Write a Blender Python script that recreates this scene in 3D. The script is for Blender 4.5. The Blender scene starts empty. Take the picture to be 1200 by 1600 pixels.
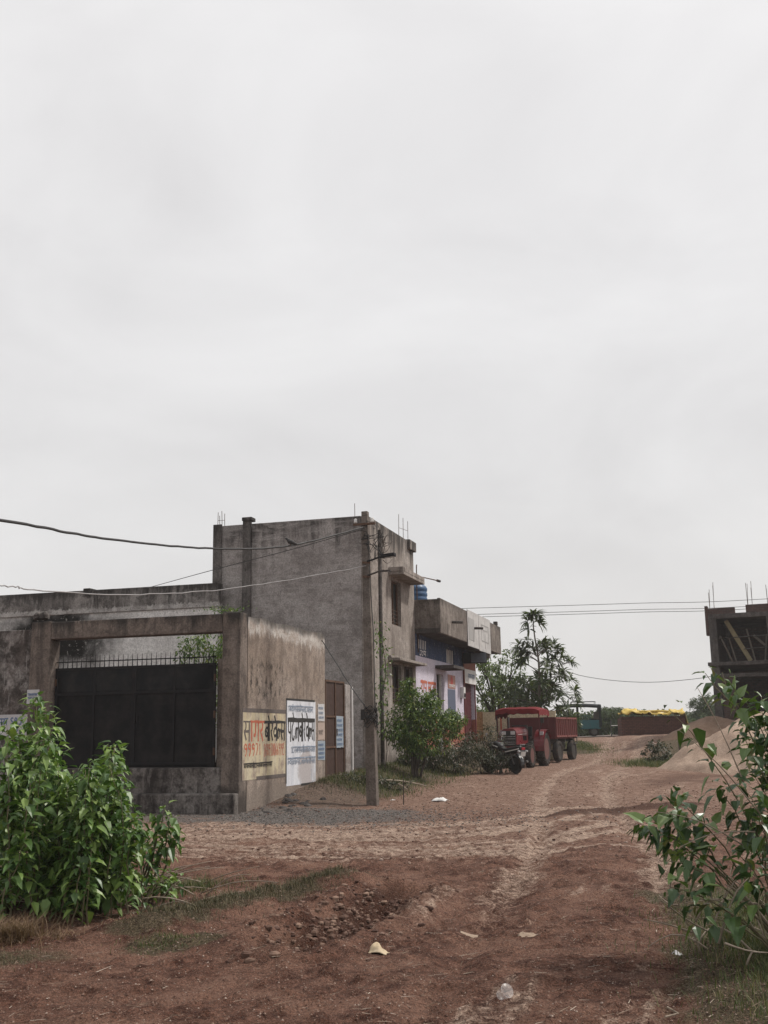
import bpy, math, random
import numpy as np
from mathutils import Vector, Matrix

random.seed(11)
RNG = np.random.default_rng(5)
sc = bpy.context.scene
COL = sc.collection
R = math.radians

# ------------------------------------------------------------------ camera
F_PX, EYE = 1700.0, 1.6
PITCH, ROLL = R(11.57), R(-0.9)
cam = bpy.data.objects.new("camera", bpy.data.cameras.new("camera"))
COL.objects.link(cam)
cam.data.sensor_fit = 'VERTICAL'
cam.data.sensor_height = 24.0
cam.data.lens = F_PX / 1600 * 24.0
cam.data.clip_start = 0.1
cam.data.clip_end = 5000
CAM_M = Matrix.Translation((0, 0, EYE)) @ Matrix.Rotation(math.pi / 2 + PITCH, 4, 'X') @ Matrix.Rotation(ROLL, 4, 'Z')
cam.matrix_world = CAM_M
sc.camera = cam

# ------------------------------------------------------------------ world and sun
SUN_AZ, SUN_EL = R(72), R(50)          # azimuth measured to the right of straight ahead
world = bpy.data.worlds.new("World")
sc.world = world
world.use_nodes = True
wt = world.node_tree
wt.nodes.clear()
def wn(t): return wt.nodes.new(t)
out = wn('ShaderNodeOutputWorld'); bg = wn('ShaderNodeBackground')
sky = wn('ShaderNodeTexSky'); sky.sky_type = 'NISHITA'; sky.sun_disc = False
sky.sun_elevation = SUN_EL; sky.sun_rotation = SUN_AZ
sky.dust_density = 4.0; sky.air_density = 1.2
skm = wn('ShaderNodeMix'); skm.data_type = 'RGBA'; skm.blend_type = 'MULTIPLY'; skm.inputs['Factor'].default_value = 1
skm.inputs['B'].default_value = (0.95, 0.95, 0.95, 1)
tc = wn('ShaderNodeTexCoord')
mp = wn('ShaderNodeMapping'); mp.inputs['Scale'].default_value = (1.6, 1.6, 3.2)
n1 = wn('ShaderNodeTexNoise'); n1.inputs['Scale'].default_value = 1.5; n1.inputs['Detail'].default_value = 7; n1.inputs['Roughness'].default_value = .55
n1.inputs['Distortion'].default_value = .5
cr = wn('ShaderNodeValToRGB')
cr.color_ramp.elements[0].position = .30; cr.color_ramp.elements[0].color = (6.62, 6.48, 6.45, 1)
cr.color_ramp.elements[1].position = .78; cr.color_ramp.elements[1].color = (8.40, 8.30, 8.24, 1)
# brighter overhead cloud, a little duller low down
sx = wn('ShaderNodeSeparateXYZ')
mr = wn('ShaderNodeMapRange'); mr.inputs['From Min'].default_value = .25; mr.inputs['From Max'].default_value = .75
mr.inputs['To Min'].default_value = .975; mr.inputs['To Max'].default_value = 1.12
mul = wn('ShaderNodeVectorMath'); mul.operation = 'SCALE'
mx = wn('ShaderNodeMix'); mx.data_type = 'RGBA'; mx.inputs['Factor'].default_value = .90
L = wt.links.new
L(tc.outputs['Generated'], mp.inputs['Vector']); L(mp.outputs['Vector'], n1.inputs['Vector'])
L(n1.outputs['Fac'], cr.inputs['Fac']); L(tc.outputs['Generated'], sx.inputs['Vector']); L(sx.outputs['Z'], mr.inputs['Value'])
L(cr.outputs['Color'], mul.inputs[0]); L(mr.outputs['Result'], mul.inputs['Scale'])
L(sky.outputs['Color'], skm.inputs['A']); L(skm.outputs['Result'], mx.inputs['A']); L(mul.outputs['Vector'], mx.inputs['B'])
L(mx.outputs['Result'], bg.inputs['Color']); bg.inputs['Strength'].default_value = 0.112
L(bg.outputs['Background'], out.inputs['Surface'])

sl = bpy.data.lights.new("sun", 'SUN')
sl.energy = 3.3; sl.angle = R(6); sl.color = (1.0, .95, .88)
sun = bpy.data.objects.new("sun", sl); COL.objects.link(sun)
sdir = Vector((math.sin(SUN_AZ) * math.cos(SUN_EL), math.cos(SUN_AZ) * math.cos(SUN_EL), math.sin(SUN_EL)))
sun.rotation_euler = sdir.to_track_quat('Z', 'Y').to_euler()
sun.location = sdir * 60
sc.view_settings.view_transform = 'Standard'
sc.view_settings.look = 'None'
sc.view_settings.exposure = 0.0
sc.view_settings.gamma = 1.0
sc.cycles.max_bounces = 8
sc.cycles.volume_bounces = 1
sc.cycles.use_denoising = True

# ------------------------------------------------------------------ frames
def ray(px, py):
    return CAM_M.to_3x3() @ Vector(((px - 600) / F_PX, -(py - 800) / F_PX, -1.0))
def G(px, py, z=0.0):
    d = ray(px, py); t = (z - EYE) / d.z
    return Vector((d.x * t, d.y * t, z))
def AT(px, py, Y):
    d = ray(px, py); t = Y / d.y
    return Vector((d.x * t, Y, EYE + d.z * t))
YAW = R(16.2)                        # direction of the lane
CA, SA = math.cos(YAW), math.sin(YAW)
OX, OY = -3.19, 23.88                # corner of the gate wall
def W(x, y, z=0.0): return Vector((OX + x * CA + y * SA, OY - x * SA + y * CA, z))
def S(x, y):
    dx, dy = x - OX, y - OY
    return dx * CA - dy * SA, dx * SA + dy * CA
def ss(a, b, x):
    t = np.clip((x - a) / (b - a), 0, 1); return t * t * (3 - 2 * t)

# ------------------------------------------------------------------ noise for the terrain
def vnoise(x, y, seed):
    xi, yi = np.floor(x).astype(np.int64), np.floor(y).astype(np.int64)
    fx, fy = x - xi, y - yi
    fx, fy = fx * fx * (3 - 2 * fx), fy * fy * (3 - 2 * fy)
    def h(a, b):
        n = (a * 374761393 + b * 668265263 + seed * 1442695041) & 0xffffffff
        n = ((n ^ (n >> 13)) * 1274126177) & 0xffffffff
        return ((n ^ (n >> 16)) & 0xffff) / 65535.0
    return (h(xi, yi) * (1 - fx) + h(xi + 1, yi) * fx) * (1 - fy) + (h(xi, yi + 1) * (1 - fx) + h(xi + 1, yi + 1) * fx) * fy
def fbm(x, y, seed, o=4, g=.5):
    s, a, t = 0, 1, 0
    for i in range(o):
        s = s + a * vnoise(x * 2 ** i, y * 2 ** i, seed + i); t += a; a *= g
    return s / t
def pdist(x, y, pts):
    d = np.full(np.shape(x), 1e9)
    for (x0, y0), (x1, y1) in zip(pts[:-1], pts[1:]):
        ex, ey = x1 - x0, y1 - y0
        t = np.clip(((x - x0) * ex + (y - y0) * ey) / (ex * ex + ey * ey), 0, 1)
        d = np.minimum(d, np.hypot(x - x0 - t * ex, y - y0 - t * ey))
    return d
def gp(*pp): return [tuple(G(a, b, z)[:2]) for a, b, z in pp]
def smooth_line(pts, n=3):
    for _ in range(n):
        q = [pts[0]]
        for a, b in zip(pts[:-1], pts[1:]):
            q += [(a[0] * .75 + b[0] * .25, a[1] * .75 + b[1] * .25), (a[0] * .25 + b[0] * .75, a[1] * .25 + b[1] * .75)]
        pts = q + [pts[-1]]
    return pts
LANE = smooth_line([(0.4, 3), (0.9, 7), (1.9, 11), (2.9, 16), (3.6, 21), (4.4, 27), (6.0, 35), (8.6, 43), (11.5, 54), (13.5, 63)])
SWEEP = smooth_line([(3.3, 20), (2.0, 17.6), (-.5, 17.2), (-3.2, 18.2), (-6, 20)])
SWEEP3 = smooth_line([(4.0, 23.5), (2.4, 20.4), (-.2, 18.9), (-3.2, 19.6), (-7, 21)])
SWEEP2 = smooth_line([(4.2, 18), (2.0, 15.6), (-1.0, 15.6), (-4.0, 16.6), (-8, 18)])
LANE2 = smooth_line([(-1.2, 4), (-.3, 6), (.9, 9), (2.1, 13), (3.2, 18), (4.0, 23)])
BERM = [(-2.0, 9.6), (-1.4, 10.8), (-.5, 12.2)]
PIT = [(-.75, 8.9), (-.35, 10.0), (.1, 11.6)]
def base_z(x, y):
    x, y = np.asarray(x, float), np.asarray(y, float)
    u, v = S(x, y)
    k = ss(8.5, 12.5, x - (y - 42) * .12)
    z = .33 * ss(24, 40, y) + (.92 + .1 * k) * ss(43 - 3 * k, 62 - 11 * k, y)
    z = z + ss(1.9, .2, u) * ss(.2, 5.6, v) * (.42 + .35 * ss(14, 20, v)) * ss(40, 26, v)
    z = z - 1.0 * ss(75, 95, y)
    return z
def gz(x, y): return float(base_z(x, y))
def ground_z(x, y):
    z = base_z(x, y)
    near = ss(34, 14, y)
    nr = ss(12, 0, np.abs(x))
    z = z + (fbm(x * .35, y * .35, 3) - .5) * .16 * ss(3, 7, y)
    z = z + (fbm(x * 2.2, y * 2.2, 9, 5, .6) - .5) * (.045 + .01 * near)
    c = fbm(x * 9, y * 9, 21, 3, .6)
    z = z + near * nr * np.maximum(c - .5, 0) * .15
    d = pdist(x, y, LANE)
    w = ss(5, 9, y) * ss(75, 60, y)
    z = z - w * (.035 * np.exp(-((d - .75) / .2) ** 2)) + w * .02 * np.exp(-(d / .35) ** 2)
    d2 = pdist(x, y, LANE2)
    trd = .010 * np.sin((x * .3 + y) * 2 * math.pi / .16)
    for dd, q in ((d, .75), (d2, .68)):
        e = np.exp(-((dd - q) / .13) ** 2) * near * ss(5, 7, y)
        z = z - .018 * e + trd * e * (fbm(x * .8, y * .8, 33) > .48) + .010 * near * np.exp(-((dd - q - .2) / .07) ** 2)
    for ln in (SWEEP, SWEEP2, SWEEP3):
        d = pdist(x, y, ln)
        z = z - .03 * np.exp(-((d - .6) / .11) ** 2) + .014 * np.exp(-((d - .8) / .08) ** 2)
    d = pdist(x, y, BERM); z = z + .13 * np.exp(-(d / .36) ** 2) * (.1 + 1.6 * fbm(x * 3, y * 3, 5, 5, .65))
    d = pdist(x, y, PIT); z = z + (-.20 * np.exp(-(d / .26) ** 2) + .08 * np.exp(-((d - .46) / .14) ** 2)) * (.15 + 1.7 * fbm(x * 2.6, y * 2.6, 61, 5, .65))
    k = np.exp(-(np.minimum(d, 3) / .55) ** 2); z = z + k * (fbm(x * 4.5, y * 4.5, 71, 5, .65) - .45) * .30
    # low soil ridge left across the lane at the right
    d = pdist(x, y, [(3.2, 21.8), (4.6, 23.4), (6.5, 24.2)]); z = z + .10 * np.exp(-(d / .4) ** 2) * (.4 + fbm(x * 2, y * 2, 8))
    return z

# ------------------------------------------------------------------ mesh helper
class MB:
    def __init__(s): s.v = []; s.f = []; s.t = []
    def add(s, vs, fs, t=0.5):
        n = len(s.v); s.v += [tuple(p) for p in vs]
        s.f += [tuple(i + n for i in f) for f in fs]; s.t += [t] * len(fs)
    def box(s, x0, x1, y0, y1, z0, z1):
        s.add([(x0,y0,z0),(x1,y0,z0),(x1,y1,z0),(x0,y1,z0),(x0,y0,z1),(x1,y0,z1),(x1,y1,z1),(x0,y1,z1)],
              [(3,2,1,0),(4,5,6,7),(0,1,5,4),(1,2,6,5),(2,3,7,6),(3,0,4,7)]); return s
    def beam(s, p, q, w, h, up=(0, 0, 1), w2=None, h2=None):
        p, q = Vector(p), Vector(q); d = (q - p).normalized(); up = Vector(up)
        if abs(d.dot(up)) > .98: up = Vector((0, 1, 0))
        a = d.cross(up).normalized(); b = a.cross(d)
        w2 = w if w2 is None else w2; h2 = h if h2 is None else h2
        vs = [p - a*w/2 - b*h/2, p + a*w/2 - b*h/2, p + a*w/2 + b*h/2, p - a*w/2 + b*h/2,
              q - a*w2/2 - b*h2/2, q + a*w2/2 - b*h2/2, q + a*w2/2 + b*h2/2, q - a*w2/2 + b*h2/2]
        s.add(vs, [(3,2,1,0),(4,5,6,7),(0,1,5,4),(1,2,6,5),(2,3,7,6),(3,0,4,7)]); return s
    def tube(s, pts, r, n=8, t=.5):
        pts = [Vector(p) for p in pts]
        rs = r if isinstance(r, (list, tuple)) else [r] * len(pts)
        vs, fs = [], []
        prev = None
        for i, p in enumerate(pts):
            d = (pts[min(i + 1, len(pts) - 1)] - pts[max(i - 1, 0)]).normalized()
            if prev is None:
                a = d.orthogonal().normalized()
            else:
                a = prev - d * prev.dot(d)
                a = a.normalized() if a.length > 1e-5 else d.orthogonal().normalized()
            prev = a; b = d.cross(a)
            for k in range(n):
                g = 2 * math.pi * k / n
                vs.append(p + (a * math.cos(g) + b * math.sin(g)) * rs[i])
        for i in range(len(pts) - 1):
            for k in range(n):
                k2 = (k + 1) % n
                fs.append((i*n+k, i*n+k2, (i+1)*n+k2, (i+1)*n+k))
        fs.append(tuple(range(n - 1, -1, -1))); fs.append(tuple((len(pts)-1)*n + k for k in range(n)))
        s.add(vs, fs, t); return s
    def lathe(s, c, axis, prof, n=20, closed=False):
        c = Vector(c); ax = Vector(axis).normalized(); a = ax.orthogonal().normalized(); b = ax.cross(a)
        vs, fs = [], []; m = len(prof)
        for k in range(n):
            g = 2 * math.pi * k / n; e = a * math.cos(g) + b * math.sin(g)
            for r, h in prof: vs.append(c + e * r + ax * h)
        for k in range(n):
            k2 = (k + 1) % n
            for i in range(m if closed else m - 1):
                j = (i + 1) % m
                fs.append((k*m+i, k2*m+i, k2*m+j, k*m+j))
        if not closed:
            if prof[0][0] > 1e-6: fs.append(tuple(k*m for k in range(n - 1, -1, -1)))
            if prof[-1][0] > 1e-6: fs.append(tuple(k*m + m - 1 for k in range(n)))
        s.add(vs, fs); return s
    def prism(s, poly, ext):
        ext = Vector(ext); n = len(poly); poly = [Vector(p) for p in poly]
        vs = poly + [p + ext for p in poly]
        fs = [tuple(range(n - 1, -1, -1)), tuple(range(n, 2 * n))] + [(i, (i+1) % n, (i+1) % n + n, i + n) for i in range(n)]
        s.add(vs, fs); return s
    def build(s, name, mat, parent=None, off=(0, 0, 0), smooth=False, bevel=0.0, tint=False):
        me = bpy.data.meshes.new(name)
        me.from_pydata([(p[0]-off[0], p[1]-off[1], p[2]-off[2]) for p in s.v] if any(off) else s.v, [], s.f)
        if tint:
            a = me.attributes.new('tint', 'FLOAT', 'FACE'); a.data.foreach_set('value', s.t)
        if smooth: me.polygons.foreach_set('use_smooth', [True] * len(s.f))
        me.materials.append(mat); me.update()
        o = bpy.data.objects.new(name, me); COL.objects.link(o)
        if parent: o.parent = parent
        if bevel:
            b = o.modifiers.new('bevel', 'BEVEL'); b.width = bevel; b.segments = 2; b.limit_method = 'ANGLE'
        return o

def tag(o, label, cat, group=None, kind=None):
    if label: o['label'] = label
    if cat: o['category'] = cat
    if group: o['group'] = group
    if kind: o['kind'] = kind
    return o
def thing(name, label, cat, loc=(0, 0, 0), rz=0.0, group=None):
    o = bpy.data.objects.new(name, None); COL.objects.link(o)
    o.empty_display_size = .2; o.location = loc; o.rotation_euler = (0, 0, rz)
    return tag(o, label, cat, group)
def sthing(name, label, cat, x=0, y=0, group=None):
    """a thing in the frame of the lane; its parts are built with off=(x, y, 0)"""
    o = thing(name, label, cat, W(x, y, 0), -YAW, group); o['_ox'] = 0
    del o['_ox']
    return o
def structure(o): o['kind'] = 'structure'; return o
def lab(o, text): o['label'] = text; return o

# ------------------------------------------------------------------ material helper
class NT:
    def __init__(s, name, coord='Object'):
        s.m = bpy.data.materials.new(name); s.m.use_nodes = True; s.t = s.m.node_tree
        s.b = s.t.nodes['Principled BSDF']; s.tc = s.t.nodes.new('ShaderNodeTexCoord'); s.co = s.tc.outputs[coord]
    def set(s, sock, v):
        if v is None: return
        if isinstance(v, bpy.types.NodeSocket): s.t.links.new(v, sock)
        elif isinstance(v, (tuple, list)) and len(v) == 3 and sock.type == 'RGBA': sock.default_value = (*v, 1)
        else: sock.default_value = v
    def noise(s, scale=5, detail=5, rough=.55, vec=None, dist=0, sc3=None):
        n = s.t.nodes.new('ShaderNodeTexNoise'); v = vec or s.co
        if sc3:
            m = s.t.nodes.new('ShaderNodeMapping'); m.inputs['Scale'].default_value = sc3; s.t.links.new(v, m.inputs['Vector']); v = m.outputs['Vector']
        s.t.links.new(v, n.inputs['Vector'])
        n.inputs['Scale'].default_value = scale; n.inputs['Detail'].default_value = detail
        n.inputs['Roughness'].default_value = rough; n.inputs['Distortion'].default_value = dist
        return n.outputs['Fac']
    def ramp(s, fac, stops):
        r = s.t.nodes.new('ShaderNodeValToRGB'); e = r.color_ramp.elements
        while len(e) < len(stops): e.new(.5)
        for i, (p, c) in enumerate(stops):
            e[i].position = p; e[i].color = (c, c, c, 1) if not isinstance(c, (tuple, list)) else (*c, 1)
        s.set(r.inputs['Fac'], fac); return r.outputs['Color']
    def mix(s, fac, a, b, mode='MIX'):
        m = s.t.nodes.new('ShaderNodeMix'); m.data_type = 'RGBA'; m.blend_type = mode
        s.set(m.inputs['Factor'], fac); s.set(m.inputs['A'], a); s.set(m.inputs['B'], b); return m.outputs['Result']
    def math(s, op, a, b=None, clamp=False):
        m = s.t.nodes.new('ShaderNodeMath'); m.operation = op; m.use_clamp = clamp
        s.set(m.inputs[0], a); s.set(m.inputs[1], b); return m.outputs[0]
    def mapr(s, v, a, b, c=0.0, d=1.0, smooth=True):
        m = s.t.nodes.new('ShaderNodeMapRange'); s.set(m.inputs['Value'], v)
        if smooth: m.interpolation_type = 'SMOOTHSTEP'
        for k, q in zip(('From Min', 'From Max', 'To Min', 'To Max'), (a, b, c, d)): m.inputs[k].default_value = q
        return m.outputs['Result']
    def xyz(s, vec=None):
        x = s.t.nodes.new('ShaderNodeSeparateXYZ'); s.t.links.new(vec or s.co, x.inputs[0]); return x.outputs
    def attr(s, name):
        a = s.t.nodes.new('ShaderNodeAttribute'); a.attribute_name = name; return a.outputs['Fac']
    def bump(s, h, strength=.3, dist=.02):
        b = s.t.nodes.new('ShaderNodeBump'); b.inputs['Strength'].default_value = strength; b.inputs['Distance'].default_value = dist
        s.set(b.inputs['Height'], h); s.t.links.new(b.outputs['Normal'], s.b.inputs['Normal'])
    def done(s, col, rough=.85, spec=.3, metal=0.0):
        s.set(s.b.inputs['Base Color'], col); s.set(s.b.inputs['Roughness'], rough)
        s.b.inputs['Specular IOR Level'].default_value = spec; s.b.inputs['Metallic'].default_value = metal
        return s.m

def plaster(name, base, light, dark, patch=.5, streak=.6, top=None, bottom=None, white=None, bump=.5, extra=None):
    m = NT(name); z = m.xyz()[2]
    n1 = m.noise(.8, 9, .68, dist=.4); n2 = m.noise(3.6, 9, .68, dist=.3); n3 = m.noise(24, 6, .72)
    st = m.noise(1.0, 8, .68, sc3=(3.2, 3.2, .42), dist=.6); st2 = m.noise(1.0, 7, .68, sc3=(8, 8, 1.6), dist=.5)
    c = m.mix(m.ramp(n1, [(.42, 0), (.60, 1)]), base, light)
    c = m.mix(m.math('MULTIPLY', m.ramp(n2, [(.47, 0), (.61, 1)]), patch), c, dark)
    c = m.mix(m.math('MULTIPLY', m.ramp(st, [(.49, 0), (.62, 1)]), streak), c, dark)
    c = m.mix(m.math('MULTIPLY', m.ramp(st2, [(.56, 0), (.62, 1)]), streak * .6), c, light)
    if white:   # peeling limewash band near the top: (z0, z1, colour)
        k = m.math('ADD', m.mapr(z, white[0], white[1]), m.math('ADD', m.math('MULTIPLY', m.math('SUBTRACT', st2, .5), 2.2), m.math('MULTIPLY', m.math('SUBTRACT', n1, .5), 1.6)))
        k = m.math('MULTIPLY', m.ramp(k, [(.45, 0), (.75, 1)]), m.ramp(n2, [(.38, .15), (.6, .95)]))
        c = m.mix(k, c, white[2])
    if top:     # black rain streaks that start at the top edge: (z0, z1, strength)
        k = m.math('ADD', m.mapr(z, top[0], top[1]), m.math('MULTIPLY', m.math('SUBTRACT', st, .5), 2.6))
        c = m.mix(m.math('MULTIPLY', m.ramp(k, [(.5, 0), (1.05, 1)]), top[2]), c, (.035, .032, .03))
    if bottom:  # damp and splash marks: (z0, z1, colour)
        k = m.math('ADD', m.mapr(z, bottom[1], bottom[0]), m.math('MULTIPLY', m.math('SUBTRACT', n2, .5), 1.6))
        c = m.mix(m.math('MULTIPLY', m.ramp(k, [(.45, 0), (.9, 1)]), .85), c, bottom[2])
    if extra: c = extra(m, c)
    c = m.mix(.75, c, m.ramp(n3, [(.38, .62), (.62, 1.28)]), 'MULTIPLY')
    pit_ = m.ramp(m.noise(9, 8, .75), [(.585, 0), (.63, 1)]); c = m.mix(m.math('MULTIPLY', pit_, .7), c, dark)
    m.bump(m.math('ADD', m.math('MULTIPLY', n2, .7), m.math('MULTIPLY', n3, .5)), bump, .03)
    return m.done(c, .93, .15)
def paint(name, col, rough=.5, dirt=(.10, .08, .06), amt=.35, spec=.4, metal=0.0, scale=6):
    m = NT(name); n = m.noise(scale, 6, .65); n2 = m.noise(scale * 7, 4, .6)
    c = m.mix(m.math('MULTIPLY', m.ramp(n, [(.42, 0), (.72, 1)]), amt), col, dirt)
    c = m.mix(.5, c, m.ramp(n2, [(.3, .75), (.7, 1.15)]), 'MULTIPLY')
    m.bump(n2, .12, .01)
    return m.done(c, m.ramp(n, [(.3, max(rough - .1, 0.05)), (.7, min(rough + .2, 1))]), spec, metal)
def leafmat(name, a, b, c3, rough=.42, trans=.25, dry=None):
    m = NT(name); t = m.attr('tint'); n = m.noise(9, 3, .5)
    col = m.ramp(t, [(0, a), (.5, b), (.93, c3)] + ([(.975, dry)] if dry else []))
    col = m.mix(.5, col, m.ramp(n, [(.3, .7), (.7, 1.2)]), 'MULTIPLY')
    m.done(col, rough, .45)
    tr = m.t.nodes.new('ShaderNodeBsdfTranslucent'); mixs = m.t.nodes.new('ShaderNodeMixShader'); mixs.inputs[0].default_value = trans
    hs = m.mix(1, col, (1.35, 1.5, .7), 'MULTIPLY')
    m.set(tr.inputs['Color'], hs)
    o = m.t.nodes['Material Output']
    m.t.links.new(m.b.outputs[0], mixs.inputs[1]); m.t.links.new(tr.outputs[0], mixs.inputs[2]); m.t.links.new(mixs.outputs[0], o.inputs['Surface'])
    return m.m
def bark(name, a, b):
    m = NT(name); n = m.noise(1, 6, .6, sc3=(14, 14, 4))
    m.bump(n, .6, .02); return m.done(m.ramp(n, [(.3, a), (.7, b)]), .9, .2)

# ================================================================== GROUND
def axis_pts(segs):
    o = [segs[0][0]]
    for a, b, st in segs:
        n = max(1, int(round((b - a) / st))); o += list(np.linspace(a, b, n + 1)[1:])
    return np.array(o)
_far = [20.0]
while _far[-1] < 1500: _far.append(_far[-1] * 1.13 + .3)
xp = axis_pts([(0, 5, .045), (5, 9, .12), (9, 20, .3)]); xp = np.concatenate([xp, _far[1:]])
gxs = np.concatenate([-xp[:0:-1], xp])
_fy = [80.0]
while _fy[-1] < 1900: _fy.append(_fy[-1] * 1.1)
gys = np.concatenate([axis_pts([(-40, -8, 2), (-8, 5, .4), (5, 15, .045), (15, 28, .09), (28, 48, .2), (48, 80, .5)]), _fy[1:]])
gX, gY = np.meshgrid(gxs, gys)
gZ = ground_z(gX, gY)
def grid_mesh(name, X, Y, Z, attrs):
    ny, nx = X.shape
    me = bpy.data.meshes.new(name)
    co = np.stack([X, Y, Z], -1).reshape(-1, 3)
    i = np.arange(ny * nx).reshape(ny, nx)
    q = np.stack([i[:-1, :-1], i[:-1, 1:], i[1:, 1:], i[1:, :-1]], -1).reshape(-1, 4)
    me.vertices.add(len(co)); me.vertices.foreach_set('co', co.ravel().astype(np.float32))
    me.loops.add(q.size); me.loops.foreach_set('vertex_index', q.ravel().astype(np.int32))
    me.polygons.add(len(q)); me.polygons.foreach_set('loop_start', np.arange(0, q.size, 4, dtype=np.int32))
    me.update(calc_edges=True); me.validate()
    me.polygons.foreach_set('use_smooth', [True] * len(q))
    for k, v in attrs.items():
        a = me.attributes.new(k, 'FLOAT', 'POINT'); a.data.foreach_set('value', v.ravel().astype(np.float32))
    return me
def soil(x, y):
    n = fbm(x * .5, y * .5, 40, 5); n2 = fbm(x * 1.7, y * 1.7, 50, 5, .6)
    u, v = S(x, y)
    wob = (n - .5) * 5 + (n2 - .5) * 2.5
    al, ac = x * .32 + y * .947, x * .947 - y * .32
    rut = fbm(ac * 2.6, al * .30, 93, 5, .6)
    sand = ss(13.0, 15.5, y + wob * .9) * ss(25, 20, y) * ss(3.4, 1.6, x + wob * .5) * (.02 + .95 * fbm(x * .35, y * 1.4, 91, 5, .6))
    sand = np.maximum(sand, .36 * ss(12, 18, y) * (.1 + 1.3 * n2))
    for ln, w in ((SWEEP, .34), (SWEEP2, .26), (SWEEP3, .30)):
        sand = np.maximum(sand, ss(w, w * .2, np.abs(pdist(x, y, ln) - .6) + (n2 - .5) * .25) * (.55 + .8 * n2))
    d = pdist(x, y, LANE)
    sand = np.maximum(sand, ss(.45, .05, np.abs(d - .8) + (n2 - .5) * .6) * .60 * ss(6, 14, y))
    sand = np.maximum(sand, ss(.24, .04, np.abs(pdist(x, y, LANE2) - .75) + (n2 - .5) * .6) * .2 * ss(5, 8, y) * ss(24, 16, y))
    sand = np.maximum(sand, ss(.52, .72, rut) * .62 * ss(4.5, .5, np.abs(x - .22 * y)))
    grav = ss(3.2, 1.0, np.hypot(u - 1.7, (v + .2) * .75) + (n2 - .5) * 2.2) * ss(3.4, 1.2, np.abs(v + .4))
    grav = np.maximum(grav, .75 * ss(2.2, .6, np.abs(v + .6) + (n2 - .5) * 3) * ss(-4.5, -1, u) * ss(6.5, 3, u))
    bank = ss(2.6, 1.0, u + (n2 - .5)) * ss(1.0, 2.6, v) * ss(40, 26, v)
    grav = np.maximum(grav, .8 * ss(1.2, .2, np.abs(v + 1.2 - (u - 2) * .3) + (n - .5) * 2) * ss(5, 2.5, u) * ss(-3.5, 0, u))
    green = .7 * ss(.7, .1, pdist(x, y, [(-3.4, 8.2), (-2.6, 8.6)]) + (n2 - .5) * .9)
    green = np.maximum(green, .85 * ss(.5, .1, pdist(x, y, BERM) + (n2 - .5) * .7))
    green = np.maximum(green, .8 * ss(.4, .05, pdist(x, y, [(-1.9, 8.9), (-1.5, 9.2)]) + (n2 - .5) * .5))
    green = np.maximum(green, .95 * ss(1.3, .3, pdist(x, y, [(2.3, 6.6), (2.9, 8.5), (3.3, 11)]) + (n2 - .5) * 1.1))
    green = np.maximum(green, .75 * ss(1.5, .2, np.abs(u - 1.0) + (n - .5) * 1.8) * ss(3.5, 5.5, v) * ss(30, 16, v))
    green = np.maximum(green, .7 * ss(1.0, .1, pdist(x, y, [(-5, 11.5), (-2.4, 12.6)]) + (n2 - .5) * .8))
    green = np.maximum(green, .9 * ss(2.6, .6, pdist(x, y, [(12, 46), (14, 50)]) + (n - .5) * 3))
    green = np.maximum(green, .8 * ss(1.5, .4, pdist(x, y, [(8.3, 51), (9.6, 57)]) + (n - .5) * 2))
    green = np.maximum(green, .9 * ss(72, 80, y))
    pit = ss(.42, .1, pdist(x, y, PIT) + (n2 - .5) * .35)
    pit = np.maximum(pit, .8 * ss(.6, .15, pdist(x, y, [(3.2, 21.8), (4.6, 23.4), (6.5, 24.2)]) + (n2 - .5) * .6))
    pit = np.maximum(pit, .5 * ss(1.8, .3, pdist(x, y, [(7.6, 31), (9.6, 34.5)]) + (n2 - .5) * 2.4))
    sand = sand * (1 - .7 * pit)
    sand = sand * (1 - .8 * bank)
    return dict(bank=bank, sand=np.clip(sand, 0, 1), gravel=np.clip(grav, 0, 1), green=np.clip(green, 0, 1), pit=pit,
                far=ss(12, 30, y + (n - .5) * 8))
me = grid_mesh("ground", gX, gY, gZ, soil(gX, gY))
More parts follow.
